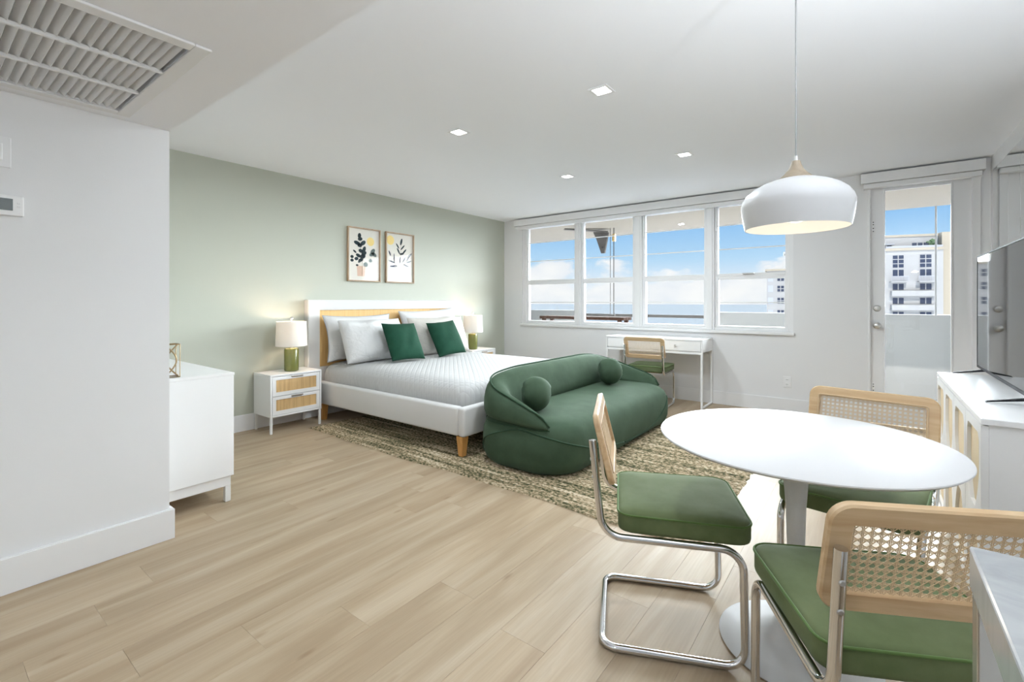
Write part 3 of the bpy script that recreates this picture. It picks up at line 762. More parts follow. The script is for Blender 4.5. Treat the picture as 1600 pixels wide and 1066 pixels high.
def pillow(name, w, h, t, m, loc, tilt, rz, seed, label, cat='pillow', group=None, n=30, flat=0, pinch=.09, wr=.010, roll=0, piping=None):
    rnd = random.Random(seed); ks = [(rnd.uniform(2, 11), rnd.uniform(1, 7), rnd.uniform(0, 6), rnd.uniform(.3, 1)) for _ in range(9)]
    bm = B(); sheets = []
    for sgn in (1, -1):
        g = []
        for j in range(n + 1):
            row = []
            for i in range(n + 1):
                u, v = -1 + 2 * i / n, -1 + 2 * j / n
                edge = i in (0, n) or j in (0, n)
                if edge and sgn == -1: row.append(sheets[0][j][i]); continue
                uu, vv = math.sin(u * PI / 2) * .35 + u * .65, math.sin(v * PI / 2) * .35 + v * .65
                X = uu * w / 2 * (1 - pinch * (1 - vv * vv)); Z = vv * h / 2 * (1 - pinch * (1 - uu * uu))
                prof = max(0, (1 - uu ** 4) * (1 - vv ** 4)) ** .62 * (1 - .25 * (uu * uu + vv * vv) / 2)
                wv = sum(a * math.sin(kx * uu + kz * vv + p) for kx, kz, p, a in ks) / 7 * wr * (1 if prof > .02 else .2)
                sag = -.03 * flat * (1 - vv) * abs(uu)
                row.append(bm.verts.new((X, sgn * (prof * t / 2 + wv * prof), Z + sag + wv * .6)))
            g.append(row)
        sheets.append(g)
    for si, g in enumerate(sheets):
        for j in range(n):
            for i in range(n):
                q = (g[j][i], g[j][i + 1], g[j + 1][i + 1], g[j + 1][i])
                try: bm.faces.new(q if si else q[::-1])
                except ValueError: pass
    edge = [sheets[0][0][i].co.copy() for i in range(n)] + [sheets[0][j][n].co.copy() for j in range(n)] + [sheets[0][n][n - i].co.copy() for i in range(n)] + [sheets[0][n - j][0].co.copy() for j in range(n)]
    o = obj(name, bm, m, None, True); o.location = loc; o.rotation_euler = (tilt, roll, rz)
    if piping:
        b2 = B(); tube(b2, edge, .004, 6, closed=True); obj('piping', b2, piping, o, True)
    return tag(o, label, cat, group)
G1 = 'pillows on the bed'
M['grey_edge'] = mat('grey_pillow_piping', (.35, .38, .42), .8)
pillow('pillow', .84, .48, .15, 'cotton', (-4.415, 3.06, .815), .20, -PI / 2, 1, 'white pillow with grey piping, rear one at the near side of the bed', 'pillow', G1, piping='grey_edge')
pillow('pillow', .80, .46, .25, 'cotton', (-4.190, 3.08, .788), .36, -PI / 2 + .05, 2, 'plump white crinkled pillow in front, at the near side of the bed', 'pillow', G1, wr=.034, pinch=.035)
pillow('pillow', .94, .52, .15, 'cotton', (-4.425, 4.09, .845), .16, -PI / 2, 3, 'white pillow standing tallest, rear one at the window side of the bed', 'pillow', G1, roll=.04)
pillow('pillow', .86, .46, .24, 'cream', (-4.165, 4.00, .788), .36, -PI / 2 - .05, 4, 'cream-shaded pillow in front, between the two green cushions', 'pillow', G1, wr=.030, pinch=.035)
G2 = 'green velvet cushions on the bed'
pillow('throw_cushion', .43, .43, .15, 'cushion', (-3.915, 3.24, .775), .50, -PI / 2 - .03, 5, 'emerald velvet square cushion nearer the lamp with two-tier nightstand', 'cushion', G2, pinch=.05, roll=-.03)
pillow('throw_cushion', .43, .43, .15, 'cushion', (-3.915, 3.87, .772), .50, -PI / 2 - .02, 6, 'emerald velvet square cushion nearer the window', 'cushion', G2, pinch=.05, roll=.05)

# ---- nightstands
def nightstand(y0, label):
    t = thing('nightstand', label, 'nightstand', (GW + .01, y0, 0), 0, 'nightstands beside the bed')
    d, w, zt, zb = .335, .49, .532, .150
    b = B(); rbox(b, .01, d, 0, w, zt - .016, zt, .002); rbox(b, .01, d, 0, .016, zb, zt - .0165, .002); rbox(b, .01, d, w - .016, w, zb, zt - .0165, .002)
    box(b, .012, .018, .017, w - .017, zb, zt - .017); rbox(b, .01, d, .0165, w - .0165, zb, zb + .016, .002); obj('body', b, 'lacquer', t)
    for sx in (.02, d - .024):
        for sy in (.002, w - .022):
            b = B(); rbox(b, sx, sx + .02, sy, sy + .02, .001, zb - .0005, .002, 1); obj('leg', b, 'steel_white', t)
    for (q0, q1) in ((zb + .019, zb + .019 + .165), (zb + .019 + .169, zt - .020)):
        b = B(); a0, a1 = .0195, w - .0195
        plate_with_holes(b, (a0, a1, q0, q1), [[(a0 + .032, q0 + .034), (a1 - .032, q0 + .034), (a1 - .032, q1 - .030), (a0 + .032, q1 - .030)]], d - .018, d - .001, 'x')
        dr = obj('drawer', b, 'lacquer', t)
        b = B(); box(b, d - .016, d - .009, a0 + .031, a1 - .031, q0 + .033, q1 - .029); obj('rattan_panel', b, 'rattan', dr)
        b = B(); rbox(b, d - .0005, d + .013, w / 2 - .055, w / 2 + .055, q1 - .016, q1 - .006, .003); obj('handle', b, 'bronze', dr)
    return t
nightstand(2.018, 'white two-drawer nightstand with rattan fronts beside the dresser side of the bed')
nightstand(4.69, 'white nightstand mostly hidden behind the bed near the window')

# ---- table lamps
def lamp(y, label):
    t = thing('table_lamp', label, 'lamp', (-4.40, y, .533), 0, 'bedside lamps')
    b = B(); lathe(b, [(0, 0), (.058, 0), (.064, .006), (.065, .02), (.065, .20), (.060, .214), (.045, .219), (0, .22)], 32); obj('ceramic_base', b, 'olive', t, True, 50)
    b = B(); lathe(b, [(0, .2195), (.014, .2195), (.014, .232), (.008, .24), (.008, .47), (0, .47)], 16); obj('neck', b, 'nickel', t, True, 50)
    b = B(); lathe(b, [(0, .471), (.010, .471), (.007, .481), (.014, .492), (.016, .502), (.010, .514), (0, .517)], 16); obj('finial', b, 'chrome', t, True)
    b = B(); lathe(b, [(.140, .238), (.132, .47), (.129, .47), (.137, .238), (.140, .238)], 40); obj('lamp_shade', b, 'shade_lit', t, True, 50)
    b = B(); 
    for k in range(3):
        a = k * 2 * PI / 3; tube(b, [(.006 * math.cos(a), .006 * math.sin(a), .466), (.130 * math.cos(a), .130 * math.sin(a), .466)], .002, 6)
    obj('spider', b, 'nickel', t)
    b = B(); lathe(b, [(0, .29), (.02, .30), (.028, .325), (.02, .35), (.0095, .37)], 14); obj('bulb', b, 'bulb', t, True)
    for zz, e in ((.41, 2.6),):
        l = bpy.data.lights.new('bedside_bulb', 'POINT'); l.energy = e; l.color = (1, .74, .52); l.shadow_soft_size = .03
        o = bpy.data.objects.new('bedside_bulb', l); C.objects.link(o); o.parent = t; o.location = (.05, 0, zz)
def shade_mat():
    m = bpy.data.materials.new('translucent_shade'); m.use_nodes = True; nt = m.node_tree; nt.nodes.clear()
    o = N(nt, 'ShaderNodeOutputMaterial'); d = N(nt, 'ShaderNodeBsdfDiffuse'); d.inputs[0].default_value = (.86, .85, .82, 1)
    tr = N(nt, 'ShaderNodeBsdfTranslucent'); tr.inputs[0].default_value = (.86, .84, .80, 1)
    mx = N(nt, 'ShaderNodeMixShader'); mx.inputs[0].default_value = .22; L(nt, d.outputs[0], mx.inputs[1]); L(nt, tr.outputs[0], mx.inputs[2]); L(nt, mx.outputs[0], o.inputs[0]); return m
M['shade_lit'] = shade_mat()
lamp(2.285, 'olive ceramic table lamp on the nightstand nearer the dresser')
lamp(4.86, 'olive ceramic table lamp on the nightstand near the window')

# ---- framed botanical prints
def ellipse_pts(cy, cz, a, bq, rot, n=14):
    return [(cy + a * math.cos(2 * PI * k / n) * math.cos(rot) - bq * math.sin(2 * PI * k / n) * math.sin(rot), cz + a * math.cos(2 * PI * k / n) * math.sin(rot) + bq * math.sin(2 * PI * k / n) * math.cos(rot)) for k in range(n)]
M['paper'] = mat('print_paper', s2l(226, 222, 212), .8)
M['ink1'] = mat('print_dark_teal', (.012, .030, .036), .8); M['ink2'] = mat('print_grey_green', (.12, .16, .15), .8); M['ink3'] = mat('print_indigo', (.035, .045, .075), .8)
M['suny'] = mat('print_sun', s2l(240, 214, 140), .8); M['vase'] = mat('print_blush_vase', s2l(216, 184, 162), .8); M['stalk'] = mat('print_stem', s2l(96, 84, 72), .8)
def picture(y0, label, kind):
    w, h, d = .435, .610, .030
    t = thing('framed_print', label, 'picture', (GW, y0, 1.422), 0, 'botanical prints above the bed')
    b = B(); fw = .014
    for (a0, a1, c0, c1) in ((0, w, 0, fw), (0, w, h - fw, h), (0, fw, fw, h - fw), (w - fw, w, fw, h - fw)): rbox(b, .001, d, a0, a1, c0, c1, .002, 1)
    obj('frame', b, 'frame', t)
    b = B(); box(b, .006, .010, fw, w - fw, fw, h - fw); pr = obj('print', b, 'paper', t)
    def blob(nm, pts, m, x=.0105):
        b = B(); b.faces.new([b.verts.new((x, a, c)) for a, c in pts]); obj(nm, b, m, pr)
    def leaves(nm, lst, m, x):
        b = B()
        for (cy, cz, a, bq, r) in lst: b.faces.new([b.verts.new((x, p, q)) for p, q in ellipse_pts(cy * w, cz * h, a * w, bq * w, r)])
        obj(nm, b, m, pr)
    if kind == 0:
        blob('printed_sun', ellipse_pts(.70 * w, .76 * h, .115 * w, .115 * w, 0, 24), 'suny')
        blob('printed_vase', [(.30 * w, .10 * h), (.52 * w, .10 * h), (.54 * w, .29 * h), (.28 * w, .29 * h)], 'vase')
        b = B(); tube(b, [(.0105, .44 * w, .12 * h), (.0107, .45 * w, .4 * h), (.0107, .36 * w, .82 * h)], .0012, 4); obj('printed_stem', b, 'stalk', pr)
        big = [(.36, .85, .07, .05, 1.4), (.38, .79, .07, .05, .2), (.29, .71, .10, .05, -.3), (.47, .72, .09, .055, .6), (.37, .67, .07, .05, 0), (.50, .60, .09, .05, 1.2), (.40, .57, .07, .05, -.3), (.50, .53, .08, .055, .5), (.46, .47, .09, .06, .3),
               (.22, .55, .06, .025, -.6), (.14, .45, .05, .04, 0), (.14, .385, .05, .04, 0), (.27, .42, .06, .045, .2), (.40, .40, .08, .045, .4), (.33, .48, .08, .045, -.4), (.29, .30, .04, .025, 0)]
        leaves('printed_leaves', big, 'ink1', .0109)
        leaves('printed_pale_leaves', [(.77, .58, .09, .055, .8), (.82, .52, .08, .05, -.6), (.74, .52, .08, .05, .4), (.70, .40, .05, .05, 0), (.55, .32, .07, .06, 0), (.36, .37, .05, .03, .5)], 'ink2', .0109)
    else:
        blob('printed_sun', ellipse_pts(.17 * w, .84 * h, .13 * w, .13 * w, 0, 24), 'suny')
        b = B(); tube(b, [(.0107, .5 * w, .08 * h), (.0107, .52 * w, .5 * h), (.0107, .54 * w, .8 * h)], .0012, 4); tube(b, [(.0107, .45 * w, .1 * h), (.0107, .3 * w, .45 * h), (.0107, .18 * w, .6 * h)], .001, 4)
        tube(b, [(.0107, .5 * w, .1 * h), (.0107, .7 * w, .45 * h), (.0107, .88 * w, .6 * h)], .001, 4); obj('printed_stem', b, 'stalk', pr)
        lst = [(.55, .83, .10, .035, 1.3), (.42, .74, .09, .022, 2.2), (.60, .72, .10, .022, .8), (.45, .64, .10, .025, 2.1), (.66, .64, .10, .025, .8), (.57, .59, .08, .028, .2)]
        leaves('printed_leaves', lst, 'ink1', .0109)
        leaves('printed_pale_leaves', [(.15, .58, .08, .022, 2.0), (.30, .50, .12, .018, 1.6), (.22, .42, .12, .02, 2.9), (.28, .33, .13, .028, .1), (.50, .46, .10, .018, 1.5), (.65, .48, .11, .018, 1.0), (.80, .52, .11, .018, 1.1), (.82, .44, .10, .02, .3), (.72, .36, .10, .02, 2.8), (.88, .58, .07, .02, .9)], 'ink3', .0109)
    b = B(); box(b, .0165, .0185, fw - .002, w - fw + .002, fw - .002, h - fw + .002); obj('pane', b, 'picglass', t)
picture(3.010, 'framed print of dark eucalyptus in a blush vase, nearer the lamp', 0)
picture(3.522, 'framed print of slender indigo leaf stems, nearer the window', 1)

# ---- sofa
def sofa():
    X0, X1, Y0, Y1 = -2.405, -1.555, 2.585, 4.77
    t = thing('sofa', 'rounded green velvet sofa with curved wraparound back', 'sofa', (X1, Y0, .0135))
    LX, LY = X1 - X0, Y1 - Y0          # local: x from -LX (back) to 0 (front), y 0..LY
    rad = (.30, .30, .30, .30)
    def fp(ins, n=10): return rrect(-LX + ins, -ins, ins, LY - ins, [max(r - ins * .7, .05) for r in rad], n)
    prof = [(0, .055), (.025, .025), (.08, .005), (.17, 0), (.24, .006), (.295, .026), (.33, .058), (.350, .11), (.361, .19), (.366, .29)]
    b = B(); loft(b, [[(x, y, z) for x, y in fp(i)] for z, i in prof]); bmesh.ops.triangulate(b, faces=[f for f in b.faces if len(f.verts) > 4])
    base = obj('seat_base', b, 'sofa', t, True, 80)
    # piping: one arc around each end, joined low along the front
    def surf(ins, s):                   # point on the footprint at arclength fraction s
        pts = fp(ins, 16); pts = pts + [pts[0]]; ds = [0]
        for p, q in zip(pts, pts[1:]): ds.append(ds[-1] + math.hypot(q[0] - p[0], q[1] - p[1]))
        s = (s % 1) * ds[-1]
        for i in range(len(ds) - 1):
            if ds[i + 1] >= s:
                k = (s - ds[i]) / max(1e-9, ds[i + 1] - ds[i]); return (pts[i][0] + (pts[i + 1][0] - pts[i][0]) * k, pts[i][1] + (pts[i + 1][1] - pts[i][1]) * k)
        return pts[-1]
    def insz(z):
        for (z0, i0), (z1, i1) in zip(prof, prof[1:]):
            if z0 <= z <= z1: return i0 + (i1 - i0) * (z - z0) / (z1 - z0)
        return 0
    def pip(keys, nm):
        b = B(); pts = []
        def cr(p0, p1, p2, p3, q): return .5 * ((2 * p1) + (-p0 + p2) * q + (2 * p0 - 5 * p1 + 4 * p2 - p3) * q * q + (-p0 + 3 * p1 - 3 * p2 + p3) * q ** 3)
        K = [keys[0]] + keys + [keys[-1]]
        for i in range(1, len(K) - 2):
            for k in range(14):
                q = k / 14; s = cr(K[i - 1][0], K[i][0], K[i + 1][0], K[i + 2][0], q); z = cr(K[i - 1][1], K[i][1], K[i + 1][1], K[i + 2][1], q)
                z = min(max(z, .012), .35); x, y = surf(insz(z) - .001, s); pts.append((x, y, z))
        tube(b, pts, .0058, 7); obj(nm, b, 'sofa_pipe', base, True)
    # footprint runs: start front-far corner, far end, back, near end, front
    P_ = 2 * (LX + LY) - 8 * .35 + 2 * PI * .35
    def frac_of(px, py):
        best = min(range(800), key=lambda k: (surf(0, k / 800)[0] - px) ** 2 + (surf(0, k / 800)[1] - py) ** 2); return best / 800
    near = [frac_of(-LX + .06, .14), frac_of(-LX + .16, .06), frac_of(-LX + .42, 0), frac_of(-.20, .04), frac_of(-.03, .22), frac_of(0, .50), frac_of(0, .95)]
    pip(list(zip(near, [.02, .18, .285, .27, .20, .12, .055])), 'piping')
    f0 = near[-1]; far0 = frac_of(0, LY - .50); far1 = frac_of(0, LY - .36)
    far = [f0, frac_of(0, LY * .6), far0, frac_of(-.03, LY - .20)]
    far = [v for v in far]
    pip([(far[0], .055), (far[1], .045), (far[2], .10), (far[3] + (1 if far[3] < far[2] else 0), .27)], 'piping')
    # wraparound back: swept wedge from near arm tip to far arm tip
    K = []; nS = 64
    path = rrect(-LX, -.02, 0, LY, rad, 16)
    pts = path + [path[0]]; ds = [0]
    for p, q in zip(pts, pts[1:]): ds.append(ds[-1] + math.hypot(q[0] - p[0], q[1] - p[1]))
    def at(s):
        s = s % ds[-1]
        for i in range(len(ds) - 1):
            if ds[i + 1] >= s:
                k = (s - ds[i]) / max(1e-9, ds[i + 1] - ds[i]); return Vector((pts[i][0] + (pts[i + 1][0] - pts[i][0]) * k, pts[i][1] + (pts[i + 1][1] - pts[i][1]) * k, 0))
    sfar = min(range(1000), key=lambda k: (at(ds[-1] * k / 1000) - Vector((-.13, LY - .04, 0))).length) / 1000 * ds[-1]
    snear = min(range(1000), key=lambda k: (at(ds[-1] * k / 1000) - Vector((-.13, .04, 0))).length) / 1000 * ds[-1]
    rings = []; crest = []
    for i in range(nS + 1):
        q = i / nS; s = sfar + (snear - sfar) * q
        p = at(s); a = at(s - .03); c = at(s + .03); tn = (c - a).normalized(); inn = Vector((-tn.y, tn.x, 0))
        e = min(q, 1 - q) * 2                       # 0 at tips .. 1 mid back
        rise = math.sin(.5 * PI * min(1, e / .72))
        top = .330 + .055 * min(1, e / .04) + .262 * rise
        wid = .05 + .17 * min(1, e / .30) ** .8
        zb = .300
        h = top - zb
        sec = [(.028, zb), (.004, zb + .25 * h), (.006, zb + .55 * h), (.024, zb + .84 * h), (.050 * min(1, wid / .2) + .01, zb + .985 * h), (.45 * wid + .01, zb + h), (.72 * wid, zb + .93 * h), (.90 * wid, zb + .72 * h), (wid + .01, zb + .40 * h), (wid + .03, zb + .05)]
        pos = p
        rings.append([tuple(pos + inn * o + Vector((0, 0, zz))) for o, zz in sec])
        crest.append(tuple(pos + inn * (sec[4][0] - .004) + Vector((0, 0, sec[4][1] + .001))))
    b = B(); loft(b, rings); bk = obj('backrest', b, 'sofa', t, True, 70)
    md = bk.modifiers.new('smooth', 'SUBSURF'); md.levels = 1; md.render_levels = 1
    b = B(); tube(b, crest, .0065, 8); obj('piping', b, 'sofa_pipe', bk, True)
    b = B(); tube(b, [tuple(Vector(r[0]) + Vector((0, 0, .004))) for r in rings], .0045, 6); obj('seam', b, 'sofa_pipe', bk, True)
    return t
sofa()
def ball_cushion(loc, label, seed):
    bm = B(); bmesh.ops.create_icosphere(bm, subdivisions=4, radius=1)
    rnd = random.Random(seed); ks = [(Vector((rnd.gauss(0, 1), rnd.gauss(0, 1), rnd.gauss(0, 1))) * 2.2, rnd.uniform(0, 6)) for _ in range(6)]
    for v in bm.verts:
        d = v.co.normalized(); n = sum(math.sin(d.dot(k) + p) for k, p in ks) / 6
        az = math.atan2(d.z, d.y); gather = .05 * abs(math.sin(az * 5)) * max(0, abs(d.x) - .45)
        v.co = Vector((d.x * .120, d.y * .142, d.z * .128)) * (1 + .09 * n - gather)
        if abs(d.x) > .9: v.co.x *= .93
    o = obj('ball_cushion', bm, 'sofa', None, True); o.location = loc; o.rotation_euler = (.2, .1, .7)
    tag(o, label, 'cushion', 'round cushions on the sofa')
ball_cushion((-1.99, 2.905, .505), 'round green velvet cushion leaning in the near arm of the sofa', 1)
ball_cushion((-2.04, 4.25, .510), 'round green velvet cushion at the window end of the sofa', 2)

# ---- cantilever cane chairs
def strands(bm, w, h, pitch=.0175, sw=.0015, gap=.0026, th=.0006):
    def strip(p, q, y, wd=sw):
        p, q = Vector((p[0], 0, p[1])), Vector((q[0], 0, q[1])); d = (q - p).normalized(); s = Vector((-d.z, 0, d.x)) * wd / 2
        loft(bm, [[p + s + Vector((0, y - th, 0)), p - s + Vector((0, y - th, 0)), p - s + Vector((0, y + th, 0)), p + s + Vector((0, y + th, 0))],
                  [q + s + Vector((0, y - th, 0)), q - s + Vector((0, y - th, 0)), q - s + Vector((0, y + th, 0)), q + s + Vector((0, y + th, 0))]], cap0=False, cap1=False)
    nx, nz = int(w / pitch), int(h / pitch)
    for i in range(nx + 1):
        for g in (-gap / 2 - sw / 2 + .0006, gap / 2 + sw / 2 - .0006):
            x = -w / 2 + (i + .5) * w / (nx + 1) + g; strip((x, -h / 2), (x, h / 2), 0)
    for j in range(nz + 1):
        for g in (-gap / 2 - sw / 2 + .0006, gap / 2 + sw / 2 - .0006):
            z = -h / 2 + (j + .5) * h / (nz + 1) + g; strip((-w / 2, z), (w / 2, z), .0008)
    px, pz = w / (nx + 1), h / (nz + 1); sl = pz / px
    for s in (1, -1):
        for k in range(-nz - 2, nx + nz + 3):
            # line through node k on the bottom row, slope s*sl
            x_a = -w / 2 + k * px; z_a = -h / 2 + .5 * pz
            pts = []
            for xx in (-w / 2, w / 2):
                zz = z_a + s * sl * (xx - x_a)
                if -h / 2 <= zz <= h / 2: pts.append((xx, zz))
            for zz in (-h / 2, h / 2):
                xx = x_a + (zz - z_a) / (s * sl)
                if -w / 2 < xx < w / 2: pts.append((xx, zz))
            if len(pts) >= 2 and math.hypot(pts[0][0] - pts[1][0], pts[0][1] - pts[1][1]) > .004: strip(pts[0], pts[1], -.0010 * s - .0002, sw * .9)
def make_chair():
    t = thing('dining_chair', '', 'chair', (0, 0, 0), 0, 'cantilever cane chairs')
    hw, r = .212, .0125
    side = lambda s: [(s * hw, -.254, .715), (s * hw, -.220, .390), (s * hw, .225, .390), (s * hw, .232, r + .001), (s * hw, -.222, r + .001)]
    pl = side(-1) + [q for q in side(1)[::-1]]
    rad = [0, .075, .070, .062, .050, .050, .062, .070, .075, 0]
    b = B(); tube(b, fillet(pl, rad, 8), r, 14); fr = obj('tube_frame', b, 'chrome', t, True, 50)
    for s in (-1, 1):
        b = B(); tube(b, [(s * hw, -.160, .0045), (s * hw, .16, .0045)], .0042, 6); obj('floor_glide', b, 'rubber', fr)
    # seat
    def trap(ins, n=6):
        pts = rrect(-.222 + ins, .222 - ins, -.168 + ins, .258 - ins, [max(.055 - ins * .5, .012)] * 2 + [max(.045 - ins * .5, .012)] * 2, n)
        return [(x * (1 - .06 * (.258 - y) / .44), y) for x, y in pts]
    prof = [(.4035, .012), (.409, .002), (.418, 0), (.462, 0), (.468, .003), (.4735, .016), (.478, .045), (.481, .10)]
    b = B(); loft(b, [[(x, y, z) for x, y in trap(i)] for z, i in prof]); bmesh.ops.triangulate(b, faces=[f for f in b.faces if len(f.verts) > 4]); st = obj('seat', b, 'seat', t, True, 70)
    for zz in (.4665,):
        b = B(); tube(b, [(x, y, zz) for x, y in trap(-.0005)], .0038, 6, closed=True); obj('piping', b, 'seat_pipe', st, True)
    b = B(); rbox(b, -.17, .17, -.13, .20, .392, .4035, .004); obj('seat_board', b, 'beech', st)
    # backrest in its own plane: x across, z up, tilted back
    w, h = .455, .248; tilt = math.radians(14)
    T_ = Matrix.Translation((0, -.2145, .680)) @ Matrix.Rotation(tilt, 4, 'X')
    b = B(); o_ = rrect(-w / 2, w / 2, -h / 2, h / 2, .042, 7); i_ = rrect(-w / 2 + .043, w / 2 - .043, -h / 2 + .043, h / 2 - .043, .006, 7)
    def of(ins): return rrect(-w / 2 + ins, w / 2 - ins, -h / 2 + ins, h / 2 - ins, .042 - ins, 7)
    y0, y1 = -.0105, .0105; c = .004
    R = [[(x, y0 + c, z) for x, z in of(0)], [(x, y0, z) for x, z in of(c)], [(x, y0, z) for x, z in i_], [(x, y1, z) for x, z in i_], [(x, y1, z) for x, z in of(c)], [(x, y1 - c, z) for x, z in of(0)]]
    tb = B(); rr = loft(tb, R, cap0=False, cap1=False)
    n_ = len(rr[0])
    for k in range(n_): tb.faces.new((rr[-1][k], rr[-1][(k + 1) % n_], rr[0][(k + 1) % n_], rr[0][k]))
    b = B(); merge(b, tb, 0, T_); back = obj('backrest', b, 'beech', t, True, 40)
    tb = B(); strands(tb, w - .086 + .004, h - .086 + .004); b = B(); merge(b, tb, 0, T_); cw = obj('cane_webbing', b, 'strand', back)
    cw['kind'] = 'stuff'
    tb = B(); tube(tb, [(x, .0115, z) for x, z in rrect(-w / 2 + .037, w / 2 - .037, -h / 2 + .037, h / 2 - .037, .008, 4)], .0022, 6, closed=True); b = B(); merge(b, tb, 0, T_); obj('spline', b, 'strand', back, True)
    for s in (-1, 1):
        for (yy, zz) in ((-.2475, .650), (-.2412, .590)):
            q = B(); lathe(q, [(0, 0), (.0065, 0), (.0065, .002), (.004, .0035), (0, .0035)], 10); b = B(); merge(b, q, 0, Matrix.Translation((s * hw, yy - .0105, zz)) @ Matrix.Rotation(PI / 2, 4, 'X')); obj('screw', b, 'screw', fr)
    return t
ch = make_chair()
spots = [(-.617, 1.748, 24.5, 'cane chair drawn out on the rug side of the round table, seat fully visible'),
         (.025, 1.428, 117.6, 'cane chair closest to the viewer, back turned, beside the marble counter'),
         (-.039, 2.331, 260.5, 'cane chair across the round table, beside the television console'),
         (-2.02, 5.262, 94.5, 'cane chair tucked at the white desk under the window')]
for i, (x, y, a, lab) in enumerate(spots):
    o = ch if i == 0 else copy_tree(ch)
    o.location = (x, y, 0); o.rotation_euler = (0, 0, math.radians(a - 90)); o['label'] = lab

# ---- tulip dining table
t = thing('dining_table', 'round white tulip pedestal dining table', 'table', (-.205, 1.887, 0))
b = B(); R_ = .446; lathe(b, [(0, .698), (R_ - .045, .698), (R_ - .008, .710), (R_, .717), (R_ - .001, .7205), (R_ - .005, .722), (0, .722)], 96); obj('tabletop', b, 'table', t, True, 30)
b = B(); lathe(b, [(0, .001), (.240, .001), (.243, .005), (.235, .010), (.18, .020), (.12, .036), (.075, .062), (.048, .105), (.034, .17), (.028, .26), (.0275, .36), (.031, .48), (.038, .58), (.046, .65), (.058, .688), (.075, .6975), (0, .6975)], 64); obj('pedestal', b, 'table', t, True, 40)

# ---- pendant
t = thing('pendant_light', 'white dome pendant lamp with pale wood neck above the table', 'pendant', (-.205, 1.887, 1.445))
k = .000311
wp = [(0, .2325), (.013, .2325), (.0145, .229), (.0165, .220), (.024, .203), (.037, .187), (.052, .174), (.060, .170), (.060, .168), (0, .168)]
b = B(); lathe(b, wp, 40); obj('wood_neck', b, 'ash', t, True, 50)
sh = [(.060, .168), (.078, .163), (.105, .153), (.132, .139), (.153, .121), (.166, .102), (.171, .086), (.1705, .070), (.168, .048), (.164, .024), (.159, 0)]
b = B(); inn = [(max(r - .003, .01), z - .002 if z > .1 else z) for r, z in sh][::-1]
lathe(b, sh + inn, 64); sd = obj('shade', b, 'shade_paint', t, True, 50) if 'shade_paint' in M else obj('shade', b, 'table', t, True, 50)
b = B(); lathe(b, [(0, .018), (.022, .024), (.036, .045), (.038, .065), (.028, .092), (.016, .11), (.016, .15), (0, .15)], 24); obj('bulb', b, 'bulb', t, True)
b = B(); lathe(b, [(0, .2325), (.006, .2325), (.005, .25), (0, .25)], 10); obj('cord_grip', b, 'rubber', t)
b = B(); tube(b, [(0, 0, .25), (0, 0, H - 1.445 - .024)], .0022, 8); obj('cord', b, 'cordgrey', t)
b = B(); lathe(b, [(0, H - 1.445 - .025), (.055, H - 1.445 - .025), (.06, H - 1.445 - .02), (.06, H - 1.445 - .001), (0, H - 1.445 - .001)], 32); obj('canopy', b, 'trim', t, True, 40)
l = bpy.data.lights.new('pendant_bulb', 'POINT'); l.energy = .5; l.color = (1, .86, .66); l.shadow_soft_size = .035
o = bpy.data.objects.new('pendant_bulb', l); C.objects.link(o); o.parent = t; o.location = (0, 0, -.02)

# ---- desk
t = thing('writing_desk', 'white two-drawer writing desk under the window', 'desk', (-2.625, 5.372, 0))
w, d, h = 1.158, .42, .772
b = B(); rbox(b, 0, w, 0, d, h - .02, h, .002); rbox(b, 0, .018, 0, d, h - .145, h - .0205, .002); rbox(b, w - .018, w, 0, d, h - .145, h - .0205, .002); box(b, .0185, w - .0185, d - .015, d, h - .145, h - .0205); box(b, .0185, w - .0185, .018, d - .016, h - .145, h - .135)
box(b, w / 2 - .008, w / 2 + .008, .004, d - .016, h - .134, h - .0205); obj('body', b, 'lacquer', t)
for (a0, a1) in ((.021, w / 2 - .010), (w / 2 + .010, w - .021)):
    b = B(); rbox(b, a0, a1, -.001, .016, h - .133, h - .0235, .002); dr = obj('drawer', b, 'lacquer', t)
    q = B(); lathe(q, [(0, 0), (.005, 0), (.004, .008), (.010, .014), (.011, .02), (.006, .024), (0, .025)], 16); b = B(); merge(b, q, 0, Matrix.Translation(((a0 + a1) / 2, -.001, h - .078)) @ Matrix.Rotation(PI / 2, 4, 'X')); obj('knob', b, 'nickel', dr, True)
b = B(); rbox(b, 0, w, .0, .022, h - .168, h - .1455, .002); rbox(b, 0, w, d - .022, d, h - .168, h - .1455, .002); obj('apron_rail', b, 'steel_white', t)
for x0 in (0, w - .022):
    for y0 in (0, d - .022):
        b = B(); rbox(b, x0, x0 + .022, y0, y0 + .022, .001, h - .1685, .002, 1); obj('leg', b, 'steel_white', t)
    b = B(); rbox(b, x0, x0 + .022, .0225, d - .0225, .001, .023, .002, 1); obj('foot_rail', b, 'steel_white', t)

